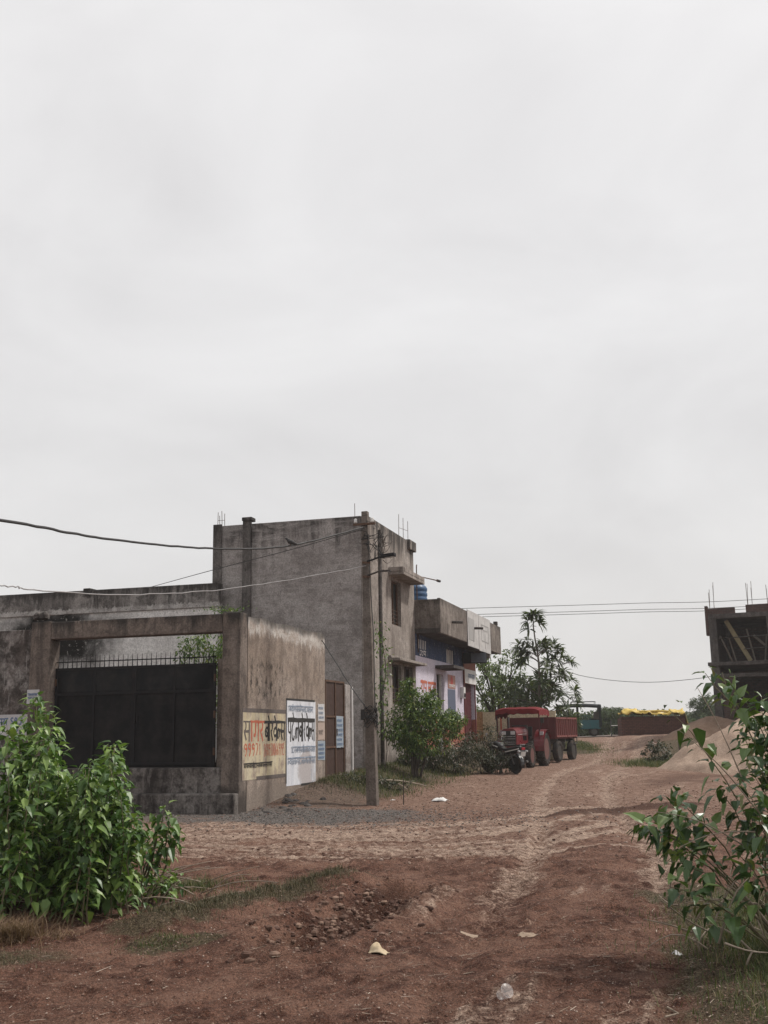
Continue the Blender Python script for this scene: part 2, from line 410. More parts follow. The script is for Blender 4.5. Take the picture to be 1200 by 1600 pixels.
def ground_mat():
    m = NT("soil")
    na = m.noise(1.3, 8, .65); nb = m.noise(9, 8, .68); ncx = m.noise(55, 5, .7); nd = m.noise(150, 3, .6)
    red = m.mix(m.ramp(nb, [(.40, 0), (.62, 1)]), (.058, .024, .016), (.165, .082, .057))
    red = m.mix(m.math('MULTIPLY', m.ramp(na, [(.46, 0), (.60, 1)]), .8), red, (.215, .118, .084))
    sandc = m.mix(m.ramp(nb, [(.40, 0), (.60, 1)]), (.215, .145, .110), (.43, .32, .25))
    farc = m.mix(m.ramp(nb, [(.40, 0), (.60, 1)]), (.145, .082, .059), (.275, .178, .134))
    grav = m.mix(m.ramp(ncx, [(.35, 0), (.62, 1)]), (.055, .048, .045), (.165, .148, .137))
    grn = m.mix(m.ramp(ncx, [(.35, 0), (.65, 1)]), (.030, .030, .014), (.105, .085, .052))
    wob = m.math('MULTIPLY', m.math('SUBTRACT', nb, .5), 1.1); wob2 = m.math('MULTIPLY', m.math('SUBTRACT', ncx, .5), .7)
    def mask(name, lo=.35, hi=.75):
        k = m.math('ADD', m.math('ADD', m.attr(name), wob), wob2); return m.mapr(k, lo, hi)
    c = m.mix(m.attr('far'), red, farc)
    c = m.mix(mask('sand', .25, .8), c, sandc)
    bk = m.mix(m.ramp(nb, [(.3, 0), (.7, 1)]), (.06, .045, .036), (.17, .125, .098))
    c = m.mix(m.math('MULTIPLY', mask('bank', .3, .8), .9), c, bk)
    c = m.mix(mask('gravel', .3, .85), c, grav)
    c = m.mix(m.math('MULTIPLY', mask('pit', .3, .7), .8), c, (.048, .019, .012))
    c = m.mix(m.math('MULTIPLY', mask('green'), .85), c, grn)
    c = m.mix(.85, c, m.ramp(ncx, [(.38, .45), (.62, 1.45)]), 'MULTIPLY')
    spk = m.ramp(nd, [(.60, 0), (.66, 1)])
    c = m.mix(m.math('MULTIPLY', spk, .5), c, (.42, .34, .29))
    dk = m.ramp(m.noise(80, 3, .6), [(.36, 1), (.42, 0)])
    c = m.mix(m.math('MULTIPLY', dk, .55), c, (.035, .018, .013))
    m.bump(m.math('ADD', m.math('MULTIPLY', nb, .8), m.math('ADD', m.math('MULTIPLY', ncx, .6), m.math('MULTIPLY', nd, .25))), 1.0, .05)
    return m.done(c, .95, .12)
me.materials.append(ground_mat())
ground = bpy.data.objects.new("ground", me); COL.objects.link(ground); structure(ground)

# cross road on the embankment (asphalt sheet)
def asphalt():
    m = NT("asphalt"); n = m.noise(3, 6, .6); n2 = m.noise(60, 4, .6)
    c = m.mix(m.ramp(n, [(.35, 0), (.7, 1)]), (.10, .088, .08), (.20, .17, .15))
    c = m.mix(.5, c, m.ramp(n2, [(.3, .7), (.7, 1.2)]), 'MULTIPLY'); return m.done(c, .9, .2)
rx = np.linspace(-60, 90, 76); ryv = np.linspace(64.4, 70.5, 9)
rX, rY0 = np.meshgrid(rx, ryv); rY = rY0 - rX * .10 + 1.2
rZ = base_z(rX, rY) + .05 + .0 * rX
rm = grid_mesh("cross_road", rX, rY, np.maximum(rZ, ground_z(rX, rY) + .03), {})
rm.materials.append(asphalt()); rd = bpy.data.objects.new("cross_road", rm); COL.objects.link(rd); structure(rd)

# far low hills
def hill_mat():
    m = NT("far_hills"); n = m.noise(.02, 6, .6); return m.done(m.ramp(n, [(.35, (.03, .045, .02)), (.65, (.10, .11, .06))]), .95, .1)
hx = np.linspace(-900, 1100, 161); hy = np.linspace(560, 1000, 24)
hX, hY = np.meshgrid(hx, hy)
hZ = -1.2 + np.sin(np.clip((hY - 560) / 440, 0, 1) * math.pi) ** .8 * (6 + 13 * fbm(hX * .006, hY * .006, 77, 4) + 4 * ss(100, 500, hX))
hm = grid_mesh("hills", hX, hY, hZ, {}); hm.materials.append(hill_mat())
ho = bpy.data.objects.new("hills", hm); COL.objects.link(ho); structure(ho)

# ================================================================== BUILDING MATERIALS
BR, BRL, DK = (.205, .165, .140), (.285, .245, .215), (.085, .072, .064)
def soot(m, c):
    x, y, z = m.xyz()
    d = m.math('SQRT', m.math('ADD', m.math('POWER', m.math('MULTIPLY', m.math('SUBTRACT', x, SOOT[0]), .42), 2), m.math('POWER', m.math('SUBTRACT', z, SOOT[1]), 2)))
    d = m.math('ADD', d, m.math('MULTIPLY', m.math('SUBTRACT', m.noise(1.6, 5), .5), 1.2))
    return m.mix(m.mapr(d, 1.35, .55), c, (.012, .011, .010))
SOOT = (-3.9, 4.75)
M_gate = plaster("gate_plaster", (.135, .108, .092), (.20, .165, .142), (.06, .05, .045), .6, .6, bottom=(.1, 1.1, (.05, .042, .037)), top=(3.75, 4.4, .85))
M_sill = plaster("sill_plaster", (.085, .073, .066), (.19, .172, .16), (.025, .021, .02), .8, .8, bump=.7)
M_wleft = plaster("weathered_wall", (.10, .083, .075), (.34, .32, .305), (.045, .038, .035), .9, .8, bump=.9)
def mould(m, c):
    y, z = m.xyz()[1], m.xyz()[2]
    k = m.math('MULTIPLY', m.mapr(z, 2.2, 2.6), m.mapr(z, 3.6, 3.0)); k = m.math('MULTIPLY', k, m.mapr(y, .6, -1.2))
    s_ = m.ramp(m.noise(7, 7, .72, sc3=(1, 1, .6)), [(.52, 0), (.58, 1)])
    c = m.mix(m.math('MULTIPLY', m.math('MULTIPLY', k, s_), .85), c, (.03, .026, .022))
    z2 = m.math('ADD', z, m.math('MULTIPLY', m.math('SUBTRACT', m.noise(3, 6, .7), .5), .5))
    return m.mix(m.math('MULTIPLY', m.mapr(z2, 4.05, 4.22), .75), c, (.06, .055, .05))
def trowel(m, c):
    h = m.noise(1, 7, .66, sc3=(1.1, 1.1, 5.5), dist=.8); c = m.mix(m.math('MULTIPLY', m.ramp(h, [(.47, 0), (.60, 1)]), .55), c, (.36, .335, .32))
    h2 = m.noise(.9, 6, .6, dist=.5); return m.mix(m.math('MULTIPLY', m.ramp(h2, [(.5, 0), (.62, 1)]), .5), c, (.14, .122, .114))
M_ad = plaster("advert_wall_plaster", (.245, .195, .160), (.315, .262, .225), (.120, .095, .08), .55, .55, white=(3.55, 4.15, (.50, .47, .44)), bottom=(.2, 1.1, (.20, .165, .14)), top=(3.9, 4.4, .5), extra=mould)
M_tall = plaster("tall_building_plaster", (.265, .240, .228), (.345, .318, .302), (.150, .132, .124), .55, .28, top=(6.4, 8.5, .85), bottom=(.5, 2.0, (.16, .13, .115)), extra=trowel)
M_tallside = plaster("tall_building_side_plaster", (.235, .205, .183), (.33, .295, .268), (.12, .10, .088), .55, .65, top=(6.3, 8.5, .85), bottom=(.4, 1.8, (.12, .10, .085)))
M_column = plaster("dark_column_plaster", (.09, .08, .075), (.17, .155, .145), (.035, .032, .03), .6, .7, top=(6.4, 8.4, .8))
M_annex = plaster("annex_limewash", (.58, .56, .54), (.66, .64, .62), (.36, .34, .32), .3, .25, extra=soot)
M_parapet = plaster("annex_parapet_plaster", (.125, .112, .105), (.27, .25, .235), (.05, .046, .043), .7, .8, white=(5.85, 5.6, (.46, .44, .42)), top=(5.6, 6.35, .9), bump=.7)
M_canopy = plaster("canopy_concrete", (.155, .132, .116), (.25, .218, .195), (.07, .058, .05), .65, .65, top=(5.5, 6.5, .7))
M_concrete = plaster("raw_concrete", (.062, .055, .052), (.11, .10, .095), (.032, .028, .027), .5, .5)
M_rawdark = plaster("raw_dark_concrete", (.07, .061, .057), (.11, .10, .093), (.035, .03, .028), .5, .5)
M_pole = plaster("pole_concrete", (.125, .104, .09), (.19, .165, .145), (.06, .048, .042), .5, .5)
def shopwall(m, c):
    z = m.xyz()[2]; n = m.math('MULTIPLY', m.math('SUBTRACT', m.noise(6, 4), .5), .03); zz = m.math('ADD', z, n)
    d = m.noise(1, 5, .6, sc3=(4, 4, .7)); k = m.ramp(d, [(.45, 0), (.75, .5)])
    up = m.mix(k, (.055, .075, .135), (.03, .035, .05)); mid = m.mix(k, (.56, .52, .60), (.40, .36, .40)); lo = m.mix(k, (.30, .105, .075), (.19, .08, .06))
    c = m.mix(m.math('GREATER_THAN', zz, 2.18), lo, mid)
    return m.mix(m.math('GREATER_THAN', zz, 4.29), c, up)
M_shop = plaster("painted_shop_wall", (.5, .5, .5), (.5, .5, .5), (.4, .4, .4), .1, .1, extra=shopwall, bump=.15)
M_yellow = plaster("yellow_wall_paint", (.50, .42, .28), (.58, .50, .36), (.32, .26, .18), .35, .4)
M_tan = plaster("tan_wall_paint", (.30, .17, .085), (.36, .22, .12), (.18, .10, .06), .35, .4)
M_black = paint("black_gate_paint", (.009, .009, .011), .6, (.03, .026, .024), .55, .15)
M_gateleaf = paint("gate_sheet_paint", (.0045, .0045, .006), .6, (.030, .027, .026), .85, .12, scale=2.2)
M_rust = paint("rusty_steel", (.10, .055, .035), .8, (.04, .025, .02), .6, .3)
M_doorbrown = paint("brown_door_paint", (.05, .026, .020), .6, (.03, .02, .016), .6, .3, scale=3)
M_dark = paint("painted_interior_shade", (.012, .011, .010), .9, (.02, .018, .016), .3)  # near-black colour standing in for the shade inside openings
M_wire = paint("cable_sheath", (.02, .019, .019), .6, (.05, .05, .05), .3)
M_wirelite = paint("pale_cable_sheath", (.30, .29, .29), .6, (.12, .12, .12), .4)
M_white = paint("white_paint", (.66, .65, .63), .6, (.35, .32, .29), .4)
M_paper = paint("poster_paper", (.50, .50, .51), .8, (.34, .31, .29), .55, scale=9)
M_paperblue = paint("blue_poster_paper", (.27, .32, .37), .8, (.24, .25, .27), .6, scale=9)
M_paperpink = paint("pink_poster_paper", (.38, .30, .26), .8, (.32, .26, .22), .5, scale=9)
M_inkblue = paint("blue_ink", (.10, .15, .25), .8, (.25, .28, .34), .5, scale=8)
M_inkblack = paint("black_sign_paint", (.014, .013, .013), .7, (.06, .055, .05), .45, scale=9)
M_inkred = paint("red_sign_paint", (.42, .085, .045), .75, (.42, .26, .16), .5, scale=9)
M_inkfade = paint("faded_blue_sign_paint", (.17, .21, .28), .8, (.42, .45, .50), .75, scale=7)
M_band = paint("grey_border_paint", (.085, .07, .065), .8, (.20, .16, .14), .5, scale=8)
def worn(name, a, b, wall, lo, hi, blot=None):
    m = NT(name); n = m.noise(2.2, 7, .65); st = m.noise(1, 6, .6, sc3=(7, 7, .7)); f = m.noise(22, 4, .6)
    c = m.mix(m.ramp(st, [(.35, 0), (.7, 1)]), a, b)
    k = m.math('ADD', m.math('MULTIPLY', n, .7), m.math('MULTIPLY', st, .45))
    c = m.mix(m.ramp(k, [(lo, 0), (hi, 1)]), c, wall)
    if blot:
        y, z = m.xyz()[1], m.xyz()[2]
        d = m.math('SQRT', m.math('ADD', m.math('POWER', m.math('SUBTRACT', y, blot[0]), 2), m.math('POWER', m.math('MULTIPLY', m.math('SUBTRACT', z, blot[1]), 1.1), 2)))
        d = m.math('ADD', d, m.math('MULTIPLY', m.math('SUBTRACT', n, .5), .9))
        c = m.mix(m.mapr(d, .62, .42), c, blot[2])
    c = m.mix(.5, c, m.ramp(f, [(.3, .75), (.7, 1.15)]), 'MULTIPLY'); m.bump(f, .25, .01)
    return m.done(c, .85, .2)
M_adyellow = worn("worn_yellow_sign_paint", (.46, .39, .25), (.52, .47, .36), (.27, .215, .175), .54, .68)
M_adwhite = worn("worn_white_sign_paint", (.64, .65, .68), (.50, .52, .57), (.34, .32, .32), .60, .80, blot=(1.1, .78, (.40, .37, .37)))

def wall_panel(mb, x0, x1, ya, yb, za, zb, holes, axis='x'):
    """a wall of thickness x0..x1 with openings (y0,y1,z0,z1); axis 'x': the wall faces x, 'y': it faces y"""
    ys = sorted({ya, yb, *[h[0] for h in holes], *[h[1] for h in holes]}); zs = sorted({za, zb, *[h[2] for h in holes], *[h[3] for h in holes]})
    def inh(y, z): return any(h[0] < y < h[1] and h[2] < z < h[3] for h in holes)
    def P(x, y, z): return (x, y, z) if axis == 'x' else (y, x, z)
    cells = {}
    for i in range(len(ys) - 1):
        for j in range(len(zs) - 1):
            cells[i, j] = not inh((ys[i] + ys[i+1]) / 2, (zs[j] + zs[j+1]) / 2)
    for (i, j), s_ in cells.items():
        if not s_: continue
        a, b, c, d = ys[i], ys[i+1], zs[j], zs[j+1]
        fs = [[P(x1,a,c),P(x1,b,c),P(x1,b,d),P(x1,a,d)], [P(x0,b,c),P(x0,a,c),P(x0,a,d),P(x0,b,d)]]
        if not cells.get((i-1, j)): fs.append([P(x0,a,c),P(x1,a,c),P(x1,a,d),P(x0,a,d)])
        if not cells.get((i+1, j)): fs.append([P(x1,b,c),P(x0,b,c),P(x0,b,d),P(x1,b,d)])
        if not cells.get((i, j-1)): fs.append([P(x0,b,c),P(x1,b,c),P(x1,a,c),P(x0,a,c)])
        if not cells.get((i, j+1)): fs.append([P(x0,a,d),P(x1,a,d),P(x1,b,d),P(x0,b,d)])
        for f in fs:
            if axis == 'y': f = f[::-1]
            mb.add(f, [(0, 1, 2, 3)])
    return mb

# ================================================================== GATE WALL
o = (-2.7, 0, 0)
t = sthing('gate_wall', 'grey-brown plastered front wall framing the black gate, with a deep sill and step', 'wall', *o[:2])
MB().box(-.43, 0, 0, .42, -.2, 4.30).build('pillar', M_gate, t, o, bevel=.025)
MB().box(-5.28, -4.76, 0, .42, -.2, 4.30).build('pillar', M_gate, t, o, bevel=.025)
MB().box(-4.757, -.433, .02, .44, 3.88, 4.28).build('lintel', M_gate, t, o, bevel=.02)
MB().box(-4.757, -.433, .03, .60, -.2, .96).build('sill', M_sill, t, o, bevel=.03)
MB().box(-5.30, .012, -.28, -.003, -.3, .43).build('step', M_sill, t, o, bevel=.035)
MB().box(-10.5, -5.283, .10, .40, -.3, 4.14).build('flank_wall', M_wleft, t, o, bevel=.02)
MB().box(-.70, -.433, .36, .62, .963, 3.32).build('gate_post', M_gate, t, o, bevel=.02)
mb = MB()
for k in range(10): mb.lathe((-5.05 + random.uniform(-.16, .16), .1 + random.uniform(-.1, .1), 4.42), (random.uniform(-.2, .2), .1, 1), [(0, -.06), (.09, -.05), (.10, .03), (.05, .10), (0, .11)], 7)
tag(mb.build('rubble_lump', M_sill, None, (0,0,0)), 'dark lump of broken concrete lying on top of the left gate pillar', 'rubble')
rl = bpy.data.objects['rubble_lump']; rl.location = W(0, 0, 0); rl.rotation_euler = (0, 0, -YAW)

t = sthing('metal_gate', 'black sheet-metal double gate with louvred top and a row of spikes', 'gate', -2.7, .3)
o = (-2.7, .3, 0)
for a, b in ((-4.75, -2.72), (-2.715, -.705)):
    mb = MB(); mb.box(a, b, .30, .325, .965, 2.68)
    lf = mb.build('leaf', M_gateleaf, t, o)
    mb = MB()
    for q in (a + .025, (a + b) / 2, b - .025): mb.beam((q, .285, 1.02), (q, .285, 3.22), .05, .03, (0, 1, 0))
    for z in (1.05, 2.62, 3.20): mb.beam((a, .28, z), (b, .28, z), .03, .05)
    mb.build('frame', M_black, t, o)
    mb = MB()
    for k in range(13):
        z = 2.66 + k * .04; mb.add([(a, .30, z), (b, .30, z), (b, .335, z + .045), (a, .335, z + .045)], [(0, 1, 2, 3)])
    mb.build('louvre', M_gateleaf, t, o)
    mb = MB(); mb.beam((a, .29, 3.36), (b, .29, 3.36), .02, .025)
    n = 17
    for k in range(n):
        x = a + .06 + (b - a - .12) * k / (n - 1); mb.beam((x, .29, 3.2), (x, .29, 3.50), .018, .018, (0, 1, 0), .006, .006)
    mb.build('spike_rail', M_black, t, o)
mb = MB(); mb.beam((-2.60, .26, 1.9), (-2.60, .26, 2.1), .03, .03); mb.lathe((-2.68, .265, 1.98), (0, 1, 0), [(0, -.03), (.035, -.03), (.035, .02)], 10)
mb.build('latch', M_black, t, o)
for x in (-4.74, -.715):
    for z in (1.3, 2.1, 2.9): MB().tube([(x, .275, z - .08), (x, .275, z + .08)], .028, 8).build('hinge', M_rust, t, o)

# ================================================================== PAINTED WALL WITH ADVERTS
t = sthing('painted_wall', 'brown plastered side wall with two hand-painted borewell adverts facing the lane', 'wall', 0, 3)
o = (0, 3, 0)
ys = np.linspace(.423, 5.55, 60); mb = MB()
tops = 4.26 + (fbm(ys * 1.5, ys * 0, 14) - .5) * .10 - .0 * ys; tops[-5:] -= np.array([0, .01, .03, .07, .14])
for i in range(len(ys) - 1):
    a, b, ta, tb = ys[i], ys[i+1], tops[i], tops[i+1]
    mb.add([(0,a,-.4),(0,b,-.4),(0,b,tb),(0,a,ta),(-.24,a,-.4),(-.24,b,-.4),(-.24,b,tb),(-.24,a,ta)], [(0,1,2,3),(5,4,7,6),(3,2,6,7)])
mb.add([(0,5.55,-.4),(-.24,5.55,-.4),(-.24,5.55,tops[-1]),(0,5.55,tops[-1])], [(0,1,2,3)])
mb.build('wall', M_ad, t, o)

GL = {   # brush strokes of the letters, unit height, head line at 1
 'pa': (.8, [[(.1,1),(.1,.55),(.2,.42),(.62,.42)], [(.62,1),(.62,0)]]),
 'ta': (.86, [[(.4,1),(.4,.84),(.18,.7),(.1,.42),(.2,.14),(.42,.06),(.6,.16),(.62,.28)]]),
 'la': (.9, [[(.16,.1),(.05,.3),(.08,.56),(.24,.66),(.38,.52),(.38,.16)], [(.38,.48),(.52,.64),(.78,.62)], [(.78,1),(.78,0)]]),
 'lh': (.55, [[(.16,.1),(.05,.3),(.08,.56),(.24,.66),(.36,.5),(.36,.2)], [(.36,.48),(.45,.6),(.6,.56)]]),
 'ba': (.78, [[(.64,.62),(.36,.72),(.14,.56),(.14,.34),(.36,.22),(.64,.4)], [(.22,.6),(.56,.34)], [(.66,1),(.66,0)]]),
 'va': (.76, [[(.64,.62),(.36,.72),(.14,.56),(.14,.34),(.36,.22),(.64,.4)], [(.66,1),(.66,0)]]),
 'ra': (.56, [[(.34,1),(.42,.82),(.36,.6),(.12,.5)], [(.14,.52),(.46,.02)]]),
 'sa': (.92, [[(.26,1),(.34,.8),(.28,.58),(.08,.5)], [(.1,.52),(.38,.06)], [(.24,.5),(.78,.52)], [(.78,1),(.78,0)]]),
 'ga': (.74, [[(.3,1),(.3,.42),(.2,.28),(.08,.36)], [(.62,1),(.62,0)]]),
 'aa': (.26, [[(.1,1),(.1,0)]]),
 'e': (.04, [[(-.32,1.0),(-.42,1.2),(-.56,1.34)]]),
 'o': (.26, [[(.1,1),(.1,0)], [(.1,1),(0,1.2),(-.14,1.34)]]),
 '0': (.5, [[(.22,.95),(.05,.6),(.1,.1),(.28,.03),(.4,.4),(.36,.85),(.22,.95)]]), '1': (.34, [[(.08,.8),(.18,.98),(.18,0)]]),
 '2': (.5, [[(.06,.75),(.2,.97),(.38,.8),(.3,.5),(.05,.03),(.42,.03)]]), '3': (.5, [[(.06,.9),(.3,.95),(.36,.72),(.16,.55),(.38,.35),(.3,.05),(.05,.08)]]),
 '5': (.5, [[(.38,.95),(.1,.95),(.08,.6),(.32,.6),(.4,.3),(.28,.04),(.05,.08)]]), '6': (.5, [[(.34,.95),(.1,.6),(.06,.2),(.22,.03),(.4,.2),(.32,.48),(.1,.42)]]),
 '7': (.5, [[(.05,.95),(.4,.95),(.18,0)]]), '8': (.5, [[(.22,.52),(.06,.75),(.22,.96),(.38,.75),(.22,.52),(.05,.25),(.22,.03),(.4,.25),(.22,.52)]]),
 '9': (.5, [[(.38,.75),(.22,.96),(.06,.75),(.2,.5),(.38,.7),(.34,.3),(.2,.02)]]),
 'S': (.55, [[(.42,.88),(.22,.98),(.08,.8),(.2,.55),(.4,.4),(.36,.1),(.06,.08)]]), 'B': (.55, [[(.08,0),(.08,1),(.36,.88),(.3,.55),(.08,.52)], [(.3,.52),(.46,.28),(.32,.03),(.08,0)]]),
 'J': (.5, [[(.4,1),(.38,.2),(.22,.02),(.06,.2)], [(.2,1),(.55,1)]]),
 ' ': (.3, []),
}
def letters(mb, glyphs, a0, a1, zb, zt, wid, put, head=None, jit=.0, thick=.004, lvl=0.0):
    """strokes of a word between a0..a1 along the wall, feet at zb and head line at zt; put(a, z, d) places a point"""
    tot = sum(GL[g][0] for g in glyphs); kx = (a1 - a0) / tot; kz = zt - zb; a = a0
    def ribbon(pts, w):
        pts = [Vector(p) for p in pts]; L_, R_ = [], []
        for i, p in enumerate(pts):
            d = (pts[min(i+1, len(pts)-1)] - pts[max(i-1, 0)]); d = d.normalized() if d.length else Vector((1, 0))
            n = Vector((-d.y, d.x)) * (w * (.5 + random.uniform(-jit, jit))); L_.append(p + n); R_.append(p - n)
        vs = [put(q.x, q.y, lvl + thick) for q in L_] + [put(q.x, q.y, lvl + thick) for q in R_]; n = len(pts)
        mb.add(vs, [(i, n + i, n + i + 1, i + 1) for i in range(n - 1)])
    lv = 0
    for g in glyphs:
        w, st = GL[g]
        for s_ in st:
            if len(s_) > 2:
                q = [Vector(p).to_3d() for p in s_]
                q = smooth_line([(p.x, p.y) for p in q], 1)
            else: q = s_
            lvl += .00012
            ribbon([(a + p[0] * kx, zb + p[1] * kz) for p in q], wid)
        a += w * kx
    if head: lvl += .0003; ribbon([(a0 - .02 + (a1 - a0 + .04) * i / 6, zt + random.uniform(-.006, .006)) for i in range(7)], head)
def scribble(mb, a0, a1, zb, zt, wid, put, step=None, seed=1, head=True, lvl=0.0):
    rs = random.Random(seed); ks = [k for k in GL if k not in ' 0123456789SBJe']
    h = zt - zb; n = max(2, int((a1 - a0) / (h * .75))); g = []
    for i in range(n): g.append(rs.choice(ks)); 
    letters(mb, g, a0, a1, zb, zt, wid, put, wid * 1.3 if head else None, lvl=lvl)
pad = lambda a, z, d: (d, a, z)

mb = MB(); mb.box(0, .004, .17, 2.70, .68, 2.17); ad = mb.build('painted_advert', M_adyellow, t, o); lab(ad, 'worn yellow painted advert with red and black lettering')
mb = MB(); mb.box(.0043, .007, .15, 2.72, 2.13, 2.22); mb.box(.0043, .007, .95, 2.70, .66, .74); mb.box(.0043, .0065, .14, .17, .66, 2.12); mb.build('border', M_band, ad, o)
mb = MB(); letters(mb, ['aa','ga','ra'], .62, 1.36, 1.50, 1.93, .062, pad, .055, .12, .007); mb.build('red_lettering', M_inkred, ad, o)
mb = MB(); letters(mb, ['ba','o','ra','va','e','lh','sa'], 1.40, 2.66, 1.50, 1.93, .060, pad, .06, .12, .007); mb.build('black_lettering', M_inkblack, ad, o)
mb = MB(); letters(mb, ['sa'], .22, .58, 1.50, 1.93, .05, pad, .03, .15, .007); mb.build('faded_lettering', M_band, ad, o)
mb = MB(); letters(mb, list('999'), .24, .88, 1.18, 1.47, .042, pad, None, .15, .007); letters(mb, list('71'), .88, 1.2, 1.2, 1.46, .03, pad, None, .2, .007); letters(mb, list('2689300669195'), 1.36, 2.64, 1.16, 1.46, .021, pad, None, .15, .007); mb.build('phone_number', M_inkred, ad, o)
mb = MB(); scribble(mb, .26, 1.85, .93, 1.03, .018, pad, seed=3, lvl=.005); mb.build('small_lettering', M_inkblack, ad, o)

mb = MB(); mb.box(0, .005, 2.76, 4.80, .44, 2.46); ad = mb.build('painted_advert', M_adwhite, t, o); lab(ad, 'white painted advert with bold black lettering and a scraped lower corner')
mb = MB(); mb.box(.0053, .008, 2.73, 4.74, 2.45, 2.50); mb.box(.0053, .008, 2.73, 2.775, .5, 2.45); mb.box(.0053, .008, 3.75, 4.82, .41, .46); mb.build('border', M_inkblack, ad, o)
mb = MB(); letters(mb, ['pa','ta','e','la','ba','o','ra','va','e','lh','sa'], 2.86, 4.72, 1.47, 1.99, .056, pad, .095, .1, .008); mb.build('black_lettering', M_inkblack, ad, o)
mb = MB(); scribble(mb, 2.9, 4.6, 2.18, 2.32, .022, pad, seed=5, lvl=.006); scribble(mb, 3.1, 4.75, 1.20, 1.34, .022, pad, seed=6, lvl=.006)
scribble(mb, 2.85, 4.75, .92, 1.08, .026, pad, seed=8, lvl=.006); letters(mb, list('1'), 4.4, 4.6, .55, .8, .02, pad, None, .1, .007); mb.build('small_lettering', M_inkfade, ad, o)

def poster(name, label, x, a0, a1, z0, z1, mat, lines, ink, frame=W, seed=2, group=None):
    p = sthing(name, label, 'poster', x, (a0 + a1) / 2, group); oo = (x, (a0 + a1) / 2, 0)
    mb = MB(); n = 5; vs = []
    for i in range(n):
        for j in range(n): vs.append((x + .006 + .006 * random.random() * (i in (0, 4) or j in (0, 4)), a0 + (a1 - a0) * i / 4 + random.uniform(-.008, .008), z0 + (z1 - z0) * j / 4 + random.uniform(-.01, .01)))
    mb.add(vs, [(i*n+j, (i+1)*n+j, (i+1)*n+j+1, i*n+j+1) for i in range(n-1) for j in range(n-1)])
    mb.build('sheet', mat, p, oo)
    mb = MB(); h = (z1 - z0)
    for k in range(lines):
        zt = z1 - h * (k + .75) / (lines + .6); scribble(mb, a0 + .05, a1 - .06 - random.random() * .1, zt - h * .5 / (lines + 1), zt, .012, lambda a, z, d: (x + d, a, z), seed=seed + k, lvl=.012)
    mb.build('lettering', ink, p, oo); return p
poster('poster', 'small white poster, topmost of three pasted at the wall end beside the brown gate', 0, 4.98, 5.48, 1.98, 2.42, M_paper, 3, M_inkfade, seed=11)
poster('poster', 'pinkish blank torn poster, middle of three pasted at the wall end', 0, 4.97, 5.50, 1.50, 1.93, M_paperpink, 1, M_band, seed=13)
poster('poster', 'pale blue poster, lowest of three pasted at the wall end', 0, 4.96, 5.52, .98, 1.47, M_paperblue, 4, M_inkblue, seed=15)

def wall_sheet(label, x0, x1, z0, z1, y, mat, fill):
    p = sthing('notice_board', label, 'notice', (x0 + x1) / 2, y); oo = ((x0 + x1) / 2, y, 0)
    MB().box(x0, x1, y - .012, y - .002, z0, z1).build('sheet', mat, p, oo)
    mb = MB(); fill(mb, lambda a, z, d: (a, y - .012 - d, z)); mb.build('lettering', M_inkblue, p, oo)
wall_sheet('white notice with hand-painted blue letters left of the gate, partly behind the shrub', -6.15, -5.32, 1.66, 2.19, .10, M_paper,
    lambda mb, f: (letters(mb, list('SBJ'), -5.78, -5.46, 1.95, 2.12, .035, f, None, .1, .003), letters(mb, ['ra', 'ta'], -5.66, -5.36, 1.72, 1.86, .03, f, None, .1, .003), letters(mb, ['pa', 'sa'], -6.1, -5.85, 1.95, 2.1, .03, f, .03, .1, .003)))
wall_sheet('small white printed notice at the left edge of the gate pillar, above the bigger one', -5.30, -4.98, 2.42, 2.74, 0, M_paper,
    lambda mb, f: (scribble(mb, -5.26, -5.03, 2.60, 2.65, .012, f, seed=61, lvl=.003), scribble(mb, -5.26, -5.05, 2.52, 2.57, .010, f, seed=62, lvl=.003)))

# ================================================================== BROWN DOOR AND POST
t = sthing('brown_gate', 'tall rusty brown sheet-metal door between the painted wall and a concrete post', 'gate', -.03, 6.4); o = (-.03, 6.4, 0)
mb = MB(); mb.box(-.05, -.02, 5.57, 7.18, .42, 3.07); mb.build('leaf', M_doorbrown, t, o)
mb = MB()
for y in (5.6, 6.4, 7.15): mb.beam((-.005, y, .45), (-.005, y, 3.06), .05, .03, (1, 0, 0))
for z in (.5, 1.3, 2.1, 3.04): mb.beam((-.004, 5.58, z), (-.004, 7.17, z), .028, .05)
mb.build('frame', M_rust, t, o)
mb = MB(); mb.beam((.02, 6.46, 1.6), (.02, 6.46, 1.78), .03, .03); mb.build('handle', M_rust, t, o)
poster('poster', 'blue notice pasted on the tall brown metal door', .012, 6.42, 7.0, 1.28, 2.12, M_paperblue, 6, M_inkblue, seed=21)
t = sthing('gate_post', 'grey concrete gate post with a white pipe, right of the brown door', 'post', -.1, 7.5); o = (-.1, 7.5, 0)
MB().box(-.3, .02, 7.22, 7.78, .2, 3.0).build('post', M_tall, t, o, bevel=.02)
MB().tube([(.05, 7.70, .45), (.05, 7.70, 2.95)], .035, 8).build('pipe', M_white, t, o)

# ================================================================== ANNEX BEHIND THE GATE
t = sthing('annex_building', 'low whitewashed building behind the gate with a black-stained parapet', 'building', -6.5, 7.2); o = (-6.5, 7.2, 0)
MB().box(-14, -4.62, 8.72, 8.95, -.2, 5.55).build('wall', M_annex, t, o)
MB().box(-14, -4.58, 8.66, 9.0, 5.553, 6.30).build('parapet', M_parapet, t, o, bevel=.02)
MB().box(-9.3, -9.05, 8.62, 9.04, 6.1, 6.36).build('parapet_block', M_parapet, t, o, bevel=.015)
MB().box(-14, -13.75, 9.003, 14, -.2, 6.25).build('end_wall', M_parapet, t, o)
MB().box(-13.74, -5.06, 9.0, 14, 5.2, 5.35).build('roof', M_rawdark, t, o)

